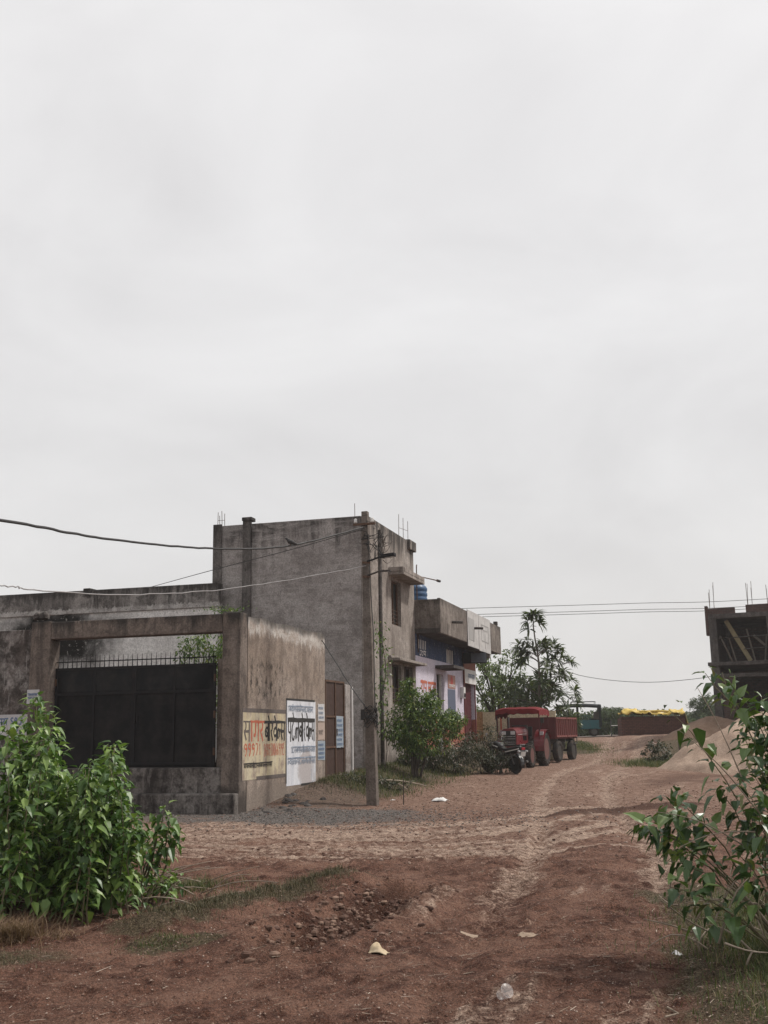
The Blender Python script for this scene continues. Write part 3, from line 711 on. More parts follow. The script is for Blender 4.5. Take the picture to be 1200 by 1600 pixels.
# ================================================================== TALL GREY BUILDING
t = sthing('concrete_building', 'tall two-storey bare grey plaster building with dark-streaked parapet and rebar stubs', 'building', -2.45, 12); o = (-2.45, 12, 0)
MB().box(-5.0, -.13, 9.3, 9.53, .0, 8.22).build('front_wall', M_tall, t, o, bevel=.02)
W1, W2, W3 = (11.8, 12.95, 5.1, 6.58), (11.75, 12.85, 2.55, 3.84), (13.2, 14.3, 2.55, 3.84)
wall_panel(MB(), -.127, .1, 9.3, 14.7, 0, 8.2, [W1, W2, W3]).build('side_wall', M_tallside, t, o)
MB().box(-5.0, -4.77, 9.533, 14.7, 0, 8.2).box(-4.767, -.13, 14.47, 14.7, 0, 8.2).build('rear_wall', M_tall, t, o)
for z in (7.25, 3.95): MB().box(-4.76, -.14, 9.54, 14.46, z, z + .15).build('floor_slab', M_rawdark, t, o)
MB().box(-5.05, -4.76, 9.22, 9.297, .0, 8.26).build('corner_column', M_column, t, o, bevel=.01)
MB().box(-4.02, -3.74, 9.20, 9.297, .0, 8.30).build('pilaster', M_column, t, o, bevel=.01)
mb = MB().box(-4.04, -3.70, 9.16, 9.5, 8.303, 8.42).build('column_cap', M_column, t, o, bevel=.02)
MB().box(-.02, .2, 13.9, 14.78, 7.9, 8.24).build('parapet_block', M_tallside, t, o, bevel=.02)
mb = MB(); mb.box(.103, .62, 11.5, 14.2, 6.66, 6.76); mb.box(.103, .60, 11.5, 11.58, 6.763, 6.92); mb.box(.55, .62, 11.585, 14.2, 6.763, 6.90)
mb.build('window_hood', M_tallside, t, o, bevel=.015)
mb = MB(); mb.box(.103, .50, 11.3, 14.75, 3.90, 3.99); mb.box(.103, .2, 11.3, 14.72, 3.995, 4.07); mb.build('window_hood', M_tallside, t, o, bevel=.015)
for (a, b, c, d), m_ in ((W1, M_rust), (W2, M_doorbrown), (W3, M_doorbrown)):
    mb = MB(); x = -.04
    for q in (a + .03, (a + b) / 2, b - .03): mb.beam((x, q, c), (x, q, d), .06, .05, (1, 0, 0))
    for q in (c + .03, d - .03): mb.beam((x, a, q), (x, b, q), .05, .06)
    w = mb.build('window', m_, t, o)
    mb = MB(); mb.box(-.09, -.08, a, b, c, d); mb.build('pane', M_dark, w, o)  # dark sheet painted as the shaded room behind the opening
    mb = MB()
    for k in range(4): mb.beam((.0, a, c + .12 + k * .13), (.0, b, c + .12 + k * .13), .015, .015)
    mb.build('grille', M_rust, w, o)
mb = MB().box(.02, .06, 12.95 - .25, 12.95 - .001, 5.1, 6.58)
MB().tube([(.15, 10.4, .4), (.15, 10.4, 7.95)], .055, 8).build('drain_pipe', M_column, t, o)
for x, y, h in ((-4.95, 9.35, .46), (-4.90, 9.4, .36), (-4.80, 9.36, .50), (-4.74, 9.42, .42), (-.35, 9.4, .42), (-.1, 13.55, .85), (-.06, 14.0, .80), (.04, 14.25, .72)):
    MB().tube([(x, y, 8.15), (x + random.uniform(-.02, .02), y, 8.22 + h)], .010, 6).build('rebar', M_rust, t, o)
MB().tube([(-.1, 13.55, 8.6), (.04, 14.25, 8.6)], .007, 5).build('rebar_tie', M_rust, t, o); MB().tube([(-4.97, 9.38, 8.42), (-4.72, 9.4, 8.42)], .007, 5).build('rebar_tie', M_rust, t, o)

# ================================================================== SHOP
t = sthing('shop_building', 'single-storey shop in blue, lilac and orange paint under a deep concrete canopy', 'building', -2.5, 20.5); o = (-2.5, 20.5, 0)
DOOR = (17.75, 18.85, .9, 3.80); VENT = (19.45, 20.9, 4.30, 4.86); SH = (22.6, 24.5, .8, 3.9)
wall_panel(MB(), -.13, .1, 14.73, 24.9, 0, 5.045, [DOOR, VENT, SH]).build('wall', M_shop, t, o)
MB().box(-5, -.133, 24.7, 24.9, 0, 5.045).build('end_wall', M_yellow, t, o); MB().box(-5, -4.8, 14.73, 24.69, 0, 5.045).build('rear_wall', M_yellow, t, o)
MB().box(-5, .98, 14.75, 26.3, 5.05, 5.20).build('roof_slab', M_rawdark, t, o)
mb = MB(); mb.box(.90, 1.02, 14.76, 26.35, 5.03, 6.25); mb.box(-5, .897, 14.76, 14.88, 5.203, 6.22); mb.box(-5, .897, 26.23, 26.35, 5.203, 6.25)
mb.build('canopy_parapet', M_canopy, t, o, bevel=.02)
MB().box(.2, .88, 24.2, 24.5, 4.75, 5.045).build('canopy_beam', M_canopy, t, o, bevel=.01)
MB().box(.88, 1.04, 25.4, 25.62, 6.253, 6.42).build('column_stub', M_rawdark, t, o)
for y, z in ((16.55, 5.55), (20.3, 5.66)): MB().tube([(.95, y, z + .02), (1.42, y, z - .01)], .05, 10).build('spout', M_rawdark, t, o)
MB().box(.103, .82, 17.55, 19.35, 3.98, 4.10).build('door_canopy', M_concrete, t, o, bevel=.015)
mb = MB(); mb.box(-.10, -.07, 17.75, 18.85, .9, 3.8); d = mb.build('door', M_dark, t, o)  # flat dark sheet standing in for the shaded open doorway
mb = MB()
for y in (17.79, 18.81): mb.beam((-.03, y, .9), (-.03, y, 3.8), .07, .08, (1, 0, 0))
mb.build('frame', M_white, d, o)
mb = MB(); mb.box(-.12, -.10, 19.45, 20.9, 4.3, 4.86); v = mb.build('vent', M_white, t, o)
mb = MB()
for k in range(6): mb.beam((.02, 19.5 + k * .27, 4.3), (.02, 19.5 + k * .27, 4.86), .05, .03, (1, 0, 0))
mb.build('frame', M_white, v, o)
mb = MB(); 
for k in range(40): mb.box(-.06 + .012 * (k % 2), -.04 + .012 * (k % 2), 22.6, 24.5, .8 + k * .0775, .8 + (k + 1) * .0775)
mb.build('shutter', paint("maroon_shutter", (.085, .012, .016), .5, (.04, .01, .01), .4), t, o)
mb = MB(); mb.beam((.12, 22.45, .75), (.12, 22.45, 4.9), .10, .05, (1, 0, 0)); mb.beam((.12, 24.6, .75), (.12, 24.6, 4.9), .10, .05, (1, 0, 0)); mb.build('shutter_frame', paint("dark_red_paint", (.12, .018, .018), .5, (.05, .015, .015), .4), t, o)
mb = MB(); 
for k in range(5): mb.beam((.106, 15.18 + k * .24, 4.56), (.106, 15.18 + k * .24 + random.uniform(-.03, .03), 4.88), .08, .008, (1, 0, 0))
letters(mb, list('J0'), 15.25, 15.85, 4.33, 4.50, .05, lambda a, z, d: (.1 + d, a, z), None, .1, .006); letters(mb, ['pa'], 15.85, 16.2, 4.33, 4.50, .05, lambda a, z, d: (.1 + d, a, z), .05, .1, .006)
mb.build('white_lettering', M_white, t, o)
mb = MB(); put = lambda a, z, d: (.1 + d, a, z)
letters(mb, ['ra','aa','pa'], 15.35, 16.25, 3.05, 3.42, .07, put, .10, .1, .006); letters(mb, ['sa','ta','va','ra'], 16.4, 17.6, 3.05, 3.42, .07, put, .10, .1, .006)
mb.build('red_lettering', M_inkred, t, o)
mb = MB(); scribble(mb, 15.3, 17.4, 1.72, 2.0, .05, put, seed=31, lvl=.006); mb.build('lower_lettering', M_white, t, o)
MB().box(.102, .106, 19.5, 20.85, 2.19, 3.30).build('blue_panel', paint("blue_wall_panel", (.085, .10, .15), .8, (.15, .16, .2), .4), t, o)

def sboard(name, label, x0, x1, y0, y1, z0, z1, mat, cat='sign'):
    p = sthing(name, label, cat, (x0 + x1) / 2, (y0 + y1) / 2); oo = ((x0 + x1) / 2, (y0 + y1) / 2, 0)
    MB().box(x0, x1, y0, y1, z0, z1).build('board', mat, p, oo, bevel=.008); return p, oo
p, oo = sboard('shop_poster', 'orange-red picture poster on the lilac shop wall beside the door canopy', .104, .116, 19.55, 20.85, 3.33, 3.86, paint("poster_orange", (.33, .16, .13), .7, (.4, .32, .28), .5), 'poster')
mb = MB(); mb.lathe((.117, 20.2, 3.6), (1, 0, 0), [(.22, 0), (.20, .004), (0, .005)], 18); mb.build('emblem', paint("poster_red", (.40, .06, .05), .7, (.4, .2, .15), .4), p, oo)
mb = MB(); scribble(mb, 19.7, 20.7, 3.38, 3.48, .02, lambda a, z, d: (.117 + d, a, z), seed=44, lvl=.006); mb.build('lettering', M_white, p, oo)
M_flex = worn("faded_banner", (.44, .43, .42), (.52, .51, .50), (.27, .26, .26), .55, .75)
for y0, y1, z0, lb in ((19.1, 21.2, 4.90, 'faded grey flex banner on the shop canopy edge, the one nearer the tall building'), (21.26, 23.7, 4.86, 'faded grey flex banner with a drawn square, the farther one on the canopy edge')):
    p, oo = sboard('banner', lb, 1.03, 1.06, y0, y1, z0, 6.30, M_flex)
    mb = MB(); pp = lambda a, z, d: (1.06 + d, a, z)
    h = 6.3 - z0
    if y0 > 20:
        for a, b in (((y0+.5, 5.3), (y0+.5, 5.95)), ((y0+.5, 5.95), (y1-.5, 5.95)), ((y1-.5, 5.95), (y1-.5, 5.25)), ((y0+.5, 5.3), (y1-.5, 5.3)), ((y0+1.2, 5.0), (y0+1.25, 5.6)), ((y0+.75, 5.75), (y1-.75, 5.75))):
            mb.beam(pp(*a, .006), pp(*b, .006), .008, .035)
    else:
        mb.box(1.063, 1.07, y0 + .15, y0 + 1.2, 5.15, 6.0)
    mb.build('print', paint("banner_print", (.30, .295, .29), .8, (.38, .37, .36), .6), p, oo)
p, oo = sboard('shop_sign', 'white shop board on an orange backing above the maroon shutter', .15, .19, 22.3, 24.6, 3.62, 4.62, paint("orange_board", (.22, .085, .055), .7, (.25, .1, .07), .4))
MB().box(.193, .20, 22.32, 24.58, 3.64, 4.22).build('panel', M_white, p, oo)
mb = MB(); scribble(mb, 22.9, 24.2, 3.86, 4.02, .04, lambda a, z, d: (.2 + d, a, z), seed=51, lvl=.004); mb.build('lettering', M_inkfade, p, oo)
p, oo = sboard('box_sign', 'dark grey box sign hanging under the end of the shop canopy', .2, 1.15, 22.0, 22.3, 4.42, 4.84, M_black)
MB().box(.55, 1.16, 21.985, 21.997, 4.44, 4.82).build('panel', paint("grey_sign_face", (.10, .115, .135), .5, (.05, .055, .06), .5), p, oo)
mb = MB(); 
for x in (.35, 1.0): MB().beam((x, 22.15, 4.84), (x, 22.15, 5.05), .03, .03).build('hanger', M_black, p, oo)
p, oo = sboard('meter_box', 'small white electric meter box beside the maroon shutter', .103, .25, 21.75, 22.1, 3.0, 3.45, M_white, 'meter box')
MB().box(.253, .262, 21.79, 22.06, 3.04, 3.2).build('window', M_black, p, oo)

t = sthing('water_tank', 'blue ribbed plastic water tank on the shop roof beside the tall building', 'water tank', -.62, 17.2); o = (-.62, 17.2, 0)
prof = [(0, 5.21), (.52, 5.21)]
for k in range(9): prof += [(.54, 5.3 + k * .19), (.565, 5.35 + k * .19), (.565, 5.42 + k * .19), (.54, 5.46 + k * .19)]
prof += [(.52, 7.02), (.30, 7.18), (.2, 7.2), (0, 7.2)]
M_tank = paint("tank_plastic", (.02, .075, .17), .45, (.02, .04, .08), .35)
MB().lathe((-.62, 17.2, 0), (0, 0, 1), prof, 28).build('body', M_tank, t, o, smooth=True)
MB().lathe((-.62, 17.2, 7.2), (0, 0, 1), [(0, 0), (.2, 0), (.2, .07), (.17, .09), (0, .09)], 18).build('lid', M_black, t, o)
t = sthing('water_pipe', 'thin steel pipe with an elbow standing beside the blue water tank', 'pipe', .05, 15.2); o = (.05, 15.2, 0)
MB().tube([(.13, 15.0, 4.4), (.13, 15.0, 7.45), (.13, 15.05, 7.5)], .022, 6).tube([(.13, 15.0, 7.1), (.5, 16.6, 7.12)], .022, 6).build('pipe', M_rust, t, o)
MB().lathe((.52, 16.7, 7.12), (.25, 1, 0), [(0, -.1), (.05, -.1), (.05, .1), (0, .1)], 8).build('valve', M_wire, t, o)

t = sthing('yellow_wall', 'low yellow painted compound wall behind the red tractor', 'wall', 2, 25.7); o = (2, 25.7, 0)
MB().box(-.2, .25, 25.5, 25.72, .2, 2.52).build('tan_section', M_tan, t, o)
MB().box(.253, 3.4, 25.52, 25.72, .2, 2.50).build('wall', M_yellow, t, o)
MB().beam((1.05, 25.49, .3), (1.05, 25.49, 2.5), .06, .04, (0, 1, 0)).build('stripe', M_inkred, t, o)

# ================================================================== UTILITY POLE
pb = Vector((-.36, 26.17, -.1)); pt = Vector((-.47, 26.17, 6.98))
t = thing('utility_pole', 'square tapering concrete power pole at the lane corner', 'utility pole', pb, -YAW)
up = pt - pb
mb = MB(); mb.beam((0, 0, -.4), up, .255, .23, (0, 1, 0), .155, .15); mb.build('shaft', M_pole, t, bevel=.012)
k = lambda z: up * (z / up.z)
mb = MB(); c = k(6.75); mb.beam(c + Vector((-.28, -.1, 0)), c + Vector((.28, -.1, 0)), .05, .05); mb.build('crossarm', M_rust, t)
for x in (-.22, .2):
    MB().lathe(k(6.75) + Vector((x, -.1, .03)), (0, 0, 1), [(0, 0), (.03, 0), (.05, .04), (.03, .06), (.045, .09), (.02, .12), (0, .12)], 10).build('insulator', M_white, t, smooth=True)
mb = MB(); rs = random.Random(4)
for i in range(14):
    c = k(rs.uniform(1.95, 2.35)); a = rs.uniform(0, 6.28); pts = []
    for j in range(9):
        g = a + j * .8; pts.append(c + Vector((math.cos(g) * rs.uniform(.12, .18), math.sin(g) * rs.uniform(.12, .17), rs.uniform(-.14, .14))))
    mb.tube(pts, .012, 5)
mb.build('wire_bundle', M_wire, t)
mb = MB(); c = k(2.2); mb.box(c.x - .23, c.x - .125, -.06, .06, 2.05, 2.3); mb.build('junction_box', M_wire, t, bevel=.01)
mb = MB()
for i in range(9):
    c = k(rs.uniform(6.2, 6.85)); pts = [c + Vector((rs.uniform(-.1, .15), -.1, rs.uniform(-.1, .1))) for j in range(2)] + [c + Vector((rs.uniform(.1, .5), -.1 + rs.uniform(-.1, .1), rs.uniform(-.5, .1))) for j in range(3)]
    mb.tube(pts, .009, 5)
mb.tube([k(6.5) + Vector((.1, -.12, 0)), k(5.2) + Vector((.12, -.12, 0)), k(4.0) + Vector((.16, -.1, 0)), k(2.3) + Vector((.14, -.1, 0))], .012, 5)
mb.build('loose_wires', M_wire, t)
for nm, zz, lb, head in (('street_light', 5.72, 'black LED street light on a short arm near the top of the pole', True), ('lamp_bracket', 5.38, 'bare grey lamp bracket on the pole below the street light', False)):
    bp = pb + k(zz + .1); s = thing(nm, lb, 'street light' if head else 'bracket', bp)
    mb = MB(); mb.tube([(.02, -.13, 0), (.12, -.16, .02), (.30, -.26, .07), (.42, -.30, .085)], .022, 8); mb.build('arm', M_black if head else M_concrete, s)
    if head:
        MB().beam((.38, -.29, .085), (.70, -.42, .11), .15, .09).build('housing', M_black, s, bevel=.015)
        MB().beam((.46, -.325, .047), (.68, -.41, .062), .11, .012).build('lens', paint("lamp_glass", (.30, .30, .28), .2, (.2, .2, .2), .3), s)
    else:
        MB().beam((.30, -.26, .07), (.58, -.36, .07), .05, .04).build('clamp', M_concrete, s)
    mb = MB(); mb.beam((-.10, -.125, -.03), (.10, -.125, -.03), .02, .05); mb.build('strap', M_rust, s)

# ================================================================== CABLES
def cable(name, label, pts, r, mat, wob=0.0, seed=1, n=40, cat='cable'):
    P = [Vector(p) for p in pts]; rs = random.Random(seed); q = []
    for i in range(n + 1):
        t_ = i / n * (len(P) - 1); a = min(int(t_), len(P) - 2); f = t_ - a
        p0, p1, p2, p3 = P[max(a-1, 0)], P[a], P[a+1], P[min(a+2, len(P)-1)]
        v = .5 * ((2*p1) + (-p0+p2)*f + (2*p0-5*p1+4*p2-p3)*f*f + (-p0+3*p1-3*p2+p3)*f**3)
        if wob and 0 < i < n: v += Vector((0, 0, rs.uniform(-wob, wob)))
        q.append(v)
    return tag(MB().tube(q, r, 6).build(name, mat, None, smooth=True), label, cat)
top = pb + k(6.75)
cable('power_cable', 'thick black twisted cable sagging from the upper left to the pole top', [AT(0, 812, 12) * 3 - AT(170, 842, 16.3) * 2, AT(0, 812, 12), AT(170, 842, 16.3), AT(330, 857, 20.5), AT(450, 853, 23.2), AT(568, 824, 26.05)], .020, M_wire, .006, n=70)
cable('service_wire', 'thin wavy wire running in front of the stained annex parapet to the pole', [AT(-30, 913, 15) * 4 - AT(25, 917, 16.2) * 3, AT(-30, 913, 15), AT(25, 917, 16.2), AT(50, 921, 16.8), AT(190, 929, 20), AT(330, 923, 22.5), AT(460, 905, 24.5), AT(572, 884, 26.05)], .010, M_wirelite, .012, n=60)
cable('service_wire', 'straight thin wire rising from the annex parapet to the pole top', [W(-7.0, 8.6, 6.25), AT(335, 890, 27.5), AT(450, 860, 26.8), AT(570, 826, 26.05)], .009, M_wire, .0, n=30)
cable('service_wire', 'thin wire dropping from the painted wall end to the wire bundle on the pole', [W(-.1, 5.4, 4.2), AT(528, 1040, 28.2), AT(548, 1072, 27.5), AT(572, 1106, 26.05)], .012, M_wire, .01, n=20)
for nm, ya, yb, Y, lb in (('overhead_line', 949, 935, 61, 'uppermost of the three thin overhead lines crossing the sky behind the shop'), ('overhead_line', 959, 945, 61, 'middle one of the three thin overhead lines crossing the sky behind the shop'), ('overhead_line', 963, 949, 61.5, 'lowest of the three parallel thin overhead lines crossing the sky behind the shop')):
    A_, B_ = AT(780, ya, Y), AT(1210, yb, Y); d = (B_ - A_)
    cable(nm, lb, [A_ - d * 2.2 + Vector((0, 0, .9)), A_ - d * .8 + Vector((0, 0, .1)), A_, A_ + d * .5 + Vector((0, 0, -.02)), B_, B_ + d * 1.5 + Vector((0, 0, .9))], .014, M_wire, n=40)
cable('overhead_line', 'low sagging thin line between the tall tree and the unfinished building', [AT(850, 1030, 56), AT(905, 1055, 56), AT(1000, 1066, 55), AT(1092, 1060, 54), AT(1135, 1050, 53)], .013, M_wire, n=24)
# bird on the thick cable
bpos = AT(454, 853, 23.25)
bd = thing('pigeon', 'small dark bird perched on the thick cable in front of the tall building', 'bird', bpos)
mb = MB()
body = [((-.15, 0, .03), .012), ((-.10, 0, .045), .028), ((-.03, 0, .075), .052), ((.03, 0, .10), .05), ((.065, 0, .145), .03), ((.09, 0, .165), .03), ((.115, 0, .162), .014), ((.13, 0, .156), .004)]
mb.tube([b for b, r in body], [r for b, r in body], 10); 
M_bird = paint("dark_feathers", (.03, .028, .028), .7, (.06, .055, .055), .4)
mb.build('body', M_bird, bd, smooth=True)
mb = MB(); mb.tube([(0, .015, .06), (.005, .015, 0)], .006, 5); mb.build('leg', M_rust, bd); mb = MB(); mb.tube([(0, -.015, .06), (.005, -.015, 0)], .006, 5); mb.build('leg', M_rust, bd)
bd.rotation_euler = (0, 0, math.pi * .95)

# ================================================================== UNFINISHED BUILDING (right)
t = thing('unfinished_building', 'two-storey bare concrete frame building under construction with bamboo props inside', 'building', (15.4, 52, 0), -R(23.4))
c1, c2, c3 = 0.0, 2.62, 5.3
mb = MB()
for a in (c1, c2, c3): 
    for b in (0, 5.2): MB().box(a, a + .36, b, b + .36, .6, 6.77).build('column', M_concrete, t, bevel=.015)
MB().box(-.15, 8.2, -.12, 5.9, 4.55, 4.72).build('floor_slab', M_concrete, t, bevel=.01)
MB().box(0, 8.0, -.02, 5.7, 6.773, 7.0).build('roof_slab', M_concrete, t, bevel=.01)
MB().box(.363, 2.617, .05, .30, 4.0, 4.18).build('beam', M_rawdark, t)
MB().box(2.983, 5.297, .05, .30, 4.0, 4.18).build('beam', M_rawdark, t)
def brickmat(name, a, b, mort, scale):
    m = NT(name); br = m.t.nodes.new('ShaderNodeTexBrick'); x, y, z = m.xyz()
    cb = m.t.nodes.new('ShaderNodeCombineXYZ'); m.set(cb.inputs[0], m.math('ADD', x, y)); m.set(cb.inputs[1], z); m.t.links.new(cb.outputs[0], br.inputs['Vector'])
    br.inputs['Scale'].default_value = scale; br.inputs['Color1'].default_value = (*a, 1); br.inputs['Color2'].default_value = (*b, 1); br.inputs['Mortar'].default_value = (*mort, 1)
    br.inputs['Mortar Size'].default_value = .012; br.inputs['Brick Width'].default_value = .23; br.inputs['Row Height'].default_value = .085
    n = m.noise(7, 5, .6); c = m.mix(.7, br.outputs['Color'], m.ramp(n, [(.3, .6), (.7, 1.25)]), 'MULTIPLY')
    m.bump(br.outputs['Fac'], -.4, .01); return m.done(c, .9, .2)
M_brick = brickmat("dark_red_brick", (.055, .032, .028), (.085, .046, .039), (.07, .062, .058), 1.0)
M_brick2 = brickmat("brown_stacked_brick", (.085, .040, .031), (.125, .058, .045), (.045, .03, .025), 1.0)
MB().box(.0, 1.25, 0, .2, 7.003, 7.27).build('parapet', M_brick, t); MB().box(1.75, 3.05, 0, .2, 7.003, 7.36).build('parapet', M_brick, t); MB().box(3.2, 8.0, 0, .2, 7.003, 7.42).build('parapet', M_brick, t)
MB().box(-.13, -.003, -.03, .4, 6.0, 7.40).build('brick_pier', M_brick, t)
mb = MB().box(.02, 8.0, 5.6, 5.8, .6, 6.77).box(.02, .2, .363, 5.2, .6, 4.54).box(.02, .2, .363, 5.2, 4.73, 6.77).box(7.8, 8.0, .3, 5.6, .6, 6.77)
mb.build('infill_wall', M_brick, t)
MB().box(.4, 1.0, .06, .28, .6, 3.99).build('infill_wall', M_brick, t)
for i, (a, z0, b, z1, w, m_) in enumerate(((.75, 6.7, 1.75, 4.75, .2, 'p'), (.42, 6.0, .95, 4.66, .07, 'g'), (.8, 5.9, 1.1, 4.66, .06, 'g'), (1.62, 6.3, 1.95, 4.66, .07, 'g'), (2.5, 6.0, 2.35, 4.66, .06, 'g'), (1.9, 6.0, 2.4, 5.5, .12, 'g'), (3.2, 6.3, 3.8, 4.66, .08, 'g'), (4.6, 6.3, 4.2, 4.66, .08, 'g'))):
    MB().beam((a, .5 + .15 * i, z0), (b, .45 + .1 * i, z1), w, .05 if w > .1 else w, (0, 1, 0)).build('plank' if w > .1 else 'bamboo_prop', paint("bamboo%d" % i, (.20, .165, .09) if m_ == 'p' else (.12, .10, .08), .8, (.1, .08, .06), .4), t)
for z, a, b in ((5.85, .35, 2.6), (5.3, 1.5, 2.6)): MB().tube([(a, .2, z), (b, .2, z + .05)], .022, 6).build('rail', M_concrete, t)
for a in (.1, 1.85, 2.75, 5.5):
    for k in range(4): MB().tube([(a + .1 * (k % 2) * 2, .08 + .1 * (k // 2), 7.0), (a + .1 * (k % 2) * 2 + random.uniform(-.05, .05), .1 * (k // 2) + .08, 8.2 + random.uniform(-.15, .4))], .012, 5).build('rebar', M_rust, t)

# ================================================================== SAND PILE AND SOIL BANK
def mound(name, cx, cy, rx, ry, h, seed, mat, label, cat, n=70, sharp=1.25):
    g = np.linspace(-1.25, 1.25, n); X, Y = np.meshgrid(g, g)
    wx, wy = cx + X * rx, cy + Y * ry
    r = np.hypot(X, Y) + (fbm(wx * .8, wy * .8, seed) - .5) * .35
    Z = h * np.clip(1 - r, 0, 1) ** .9
    Z = np.minimum(Z, h * (.86 + .10 * fbm(wx * .7, wy * .7, seed + 2)) ) * 1.05 + (fbm(wx * 3, wy * 3, seed + 5, 4, .6) - .5) * .09 * (r < 1) + (fbm(wx * 11, wy * 11, seed + 6, 3) - .5) * .03
    Z = Z + base_z(wx, wy) - .10 - .5 * np.clip(r - 1.02, 0, .3)
    me = grid_mesh(name, wx - cx, wy - cy, Z, {}); me.materials.append(mat)
    o = bpy.data.objects.new(name, me); COL.objects.link(o); o.location = (cx, cy, 0); return tag(o, label, cat)
def sandmat(name, a, b):
    m = NT(name); n = m.noise(1.5, 7, .65); f = m.noise(22, 6, .75); g = m.noise(90, 3, .6)
    c = m.mix(m.ramp(n, [(.3, 0), (.7, 1)]), a, b); c = m.mix(.5, c, m.ramp(f, [(.4, .6), (.6, 1.3)]), 'MULTIPLY')
    m.bump(m.math('ADD', f, m.math('MULTIPLY', g, .4)), .7, .03); return m.done(c, .95, .1)
M_sand = sandmat("brown_sand", (.285, .205, .155), (.46, .35, .275))
M_soil = sandmat("dug_soil", (.13, .085, .06), (.23, .16, .12))
mound('sand_pile', 12.9, 37.4, 4.0, 3.3, 2.05, 31, M_sand, 'large pile of pale brown sand in front of the unfinished building', 'sand pile', 90)
mound('soil_heap', 14.6, 50.0, 2.6, 1.6, 1.0, 41, M_soil, 'low dark heap of dug soil at the foot of the unfinished building', 'soil heap', 50)

# ================================================================== VEHICLES
M_red = paint("tractor_red", (.150, .010, .016), .3, (.065, .036, .03), .7, .5, scale=4)
M_redcloth = paint("red_canopy_cloth", (.155, .016, .019), .8, (.07, .016, .016), .4, .2)
M_reddark = paint("trailer_red", (.085, .013, .015), .65, (.06, .035, .03), .5, .35, scale=4)
M_redsunlit = paint("trailer_rib_sunlit", (.20, .065, .06), .6, (.2, .1, .08), .5, .35)  # paler red puts the sunlight on the side ribs into their colour
M_tyre = paint("dusty_tyre", (.022, .020, .019), .9, (.10, .075, .06), .6, .2, scale=5)
M_rim = paint("red_rim", (.115, .045, .04), .7, (.10, .07, .058), .6, .3)
M_grey = paint("grey_iron", (.06, .058, .056), .6, (.10, .08, .065), .5, .4)
M_chrome = paint("chrome_strip", (.38, .38, .39), .25, (.3, .3, .3), .3, .5, .8)
M_blackpl = paint("black_plastic", (.014, .014, .015), .4, (.05, .045, .04), .4, .45)
M_tyrerim = paint("dark_rim", (.028, .025, .023), .7, (.06, .048, .04), .6, .3)
M_glass = paint("lamp_lens", (.45, .44, .45), .15, (.3, .3, .3), .2, .6)
def wheel(parent, c, r, w, rimr, name='wheel', tread=0, rim=None, n=28):
    """a tyre (with lugs) and a rim; axis along local x"""
    c = Vector(c); mb = MB(); h = w / 2
    mb.lathe(c, (1, 0, 0), [(rimr, -h*.8), (r*.86, -h), (r*.97, -h*.75), (r, -h*.3), (r, h*.3), (r*.97, h*.75), (r*.86, h), (rimr, h*.8), (rimr*.97, 0)], n, closed=True)
    for k in range(tread):
        g = 2 * math.pi * k / tread
        for s_ in (-1, 1):
            g2 = g + (.5 * 2 * math.pi / tread if s_ > 0 else 0)
            p = c + Vector((s_*h*.08, math.cos(g2)*r, math.sin(g2)*r)); g3 = g2 + .16
            q = c + Vector((s_*h*.9, math.cos(g3)*r*.96, math.sin(g3)*r*.96)); mb.beam(p, q, .04, .05, (0, math.cos(g2), math.sin(g2)))
    ty = mb.build(name, M_tyre, parent, smooth=not tread)
    mb = MB(); mb.lathe(c, (1, 0, 0), [(rimr, -h*.8), (rimr*.94, -h*.78), (rimr*.88, -h*.35), (rimr*.45, -h*.25), (rimr*.4, -h*.55), (rimr*.15, -h*.6), (0, -h*.6)], n)
    mb.lathe(c, (1, 0, 0), [(rimr, h*.8), (rimr*.94, h*.78), (rimr*.88, h*.35), (rimr*.45, h*.25), (rimr*.4, h*.55), (rimr*.15, h*.6), (0, h*.6)], n)
    for k in range(6):
        g = 2 * math.pi * k / 6
        for s_ in (-1, 1): mb.lathe(c + Vector((s_*h*.5, math.cos(g)*rimr*.3, math.sin(g)*rimr*.3)), (1, 0, 0), [(0, -.02), (.02, -.02), (.02, .02), (0, .02)], 6)
    mb.build('rim', rim or M_rim, ty, smooth=False); return ty

X0, Y0 = 5.34, 43.3
TR_RZ = R(180 - 21)
t = thing('tractor', 'red farm tractor with a red cloth canopy, parked facing the camera', 'tractor', (X0, Y0, gz(X0, Y0)), TR_RZ)
for s_ in (-1, 1):
    wheel(t, (s_*.72, 0, .64), .64, .34, .40, tread=20); wheel(t, (s_*.66, 1.95, .44), .44, .24, .27, tread=16)
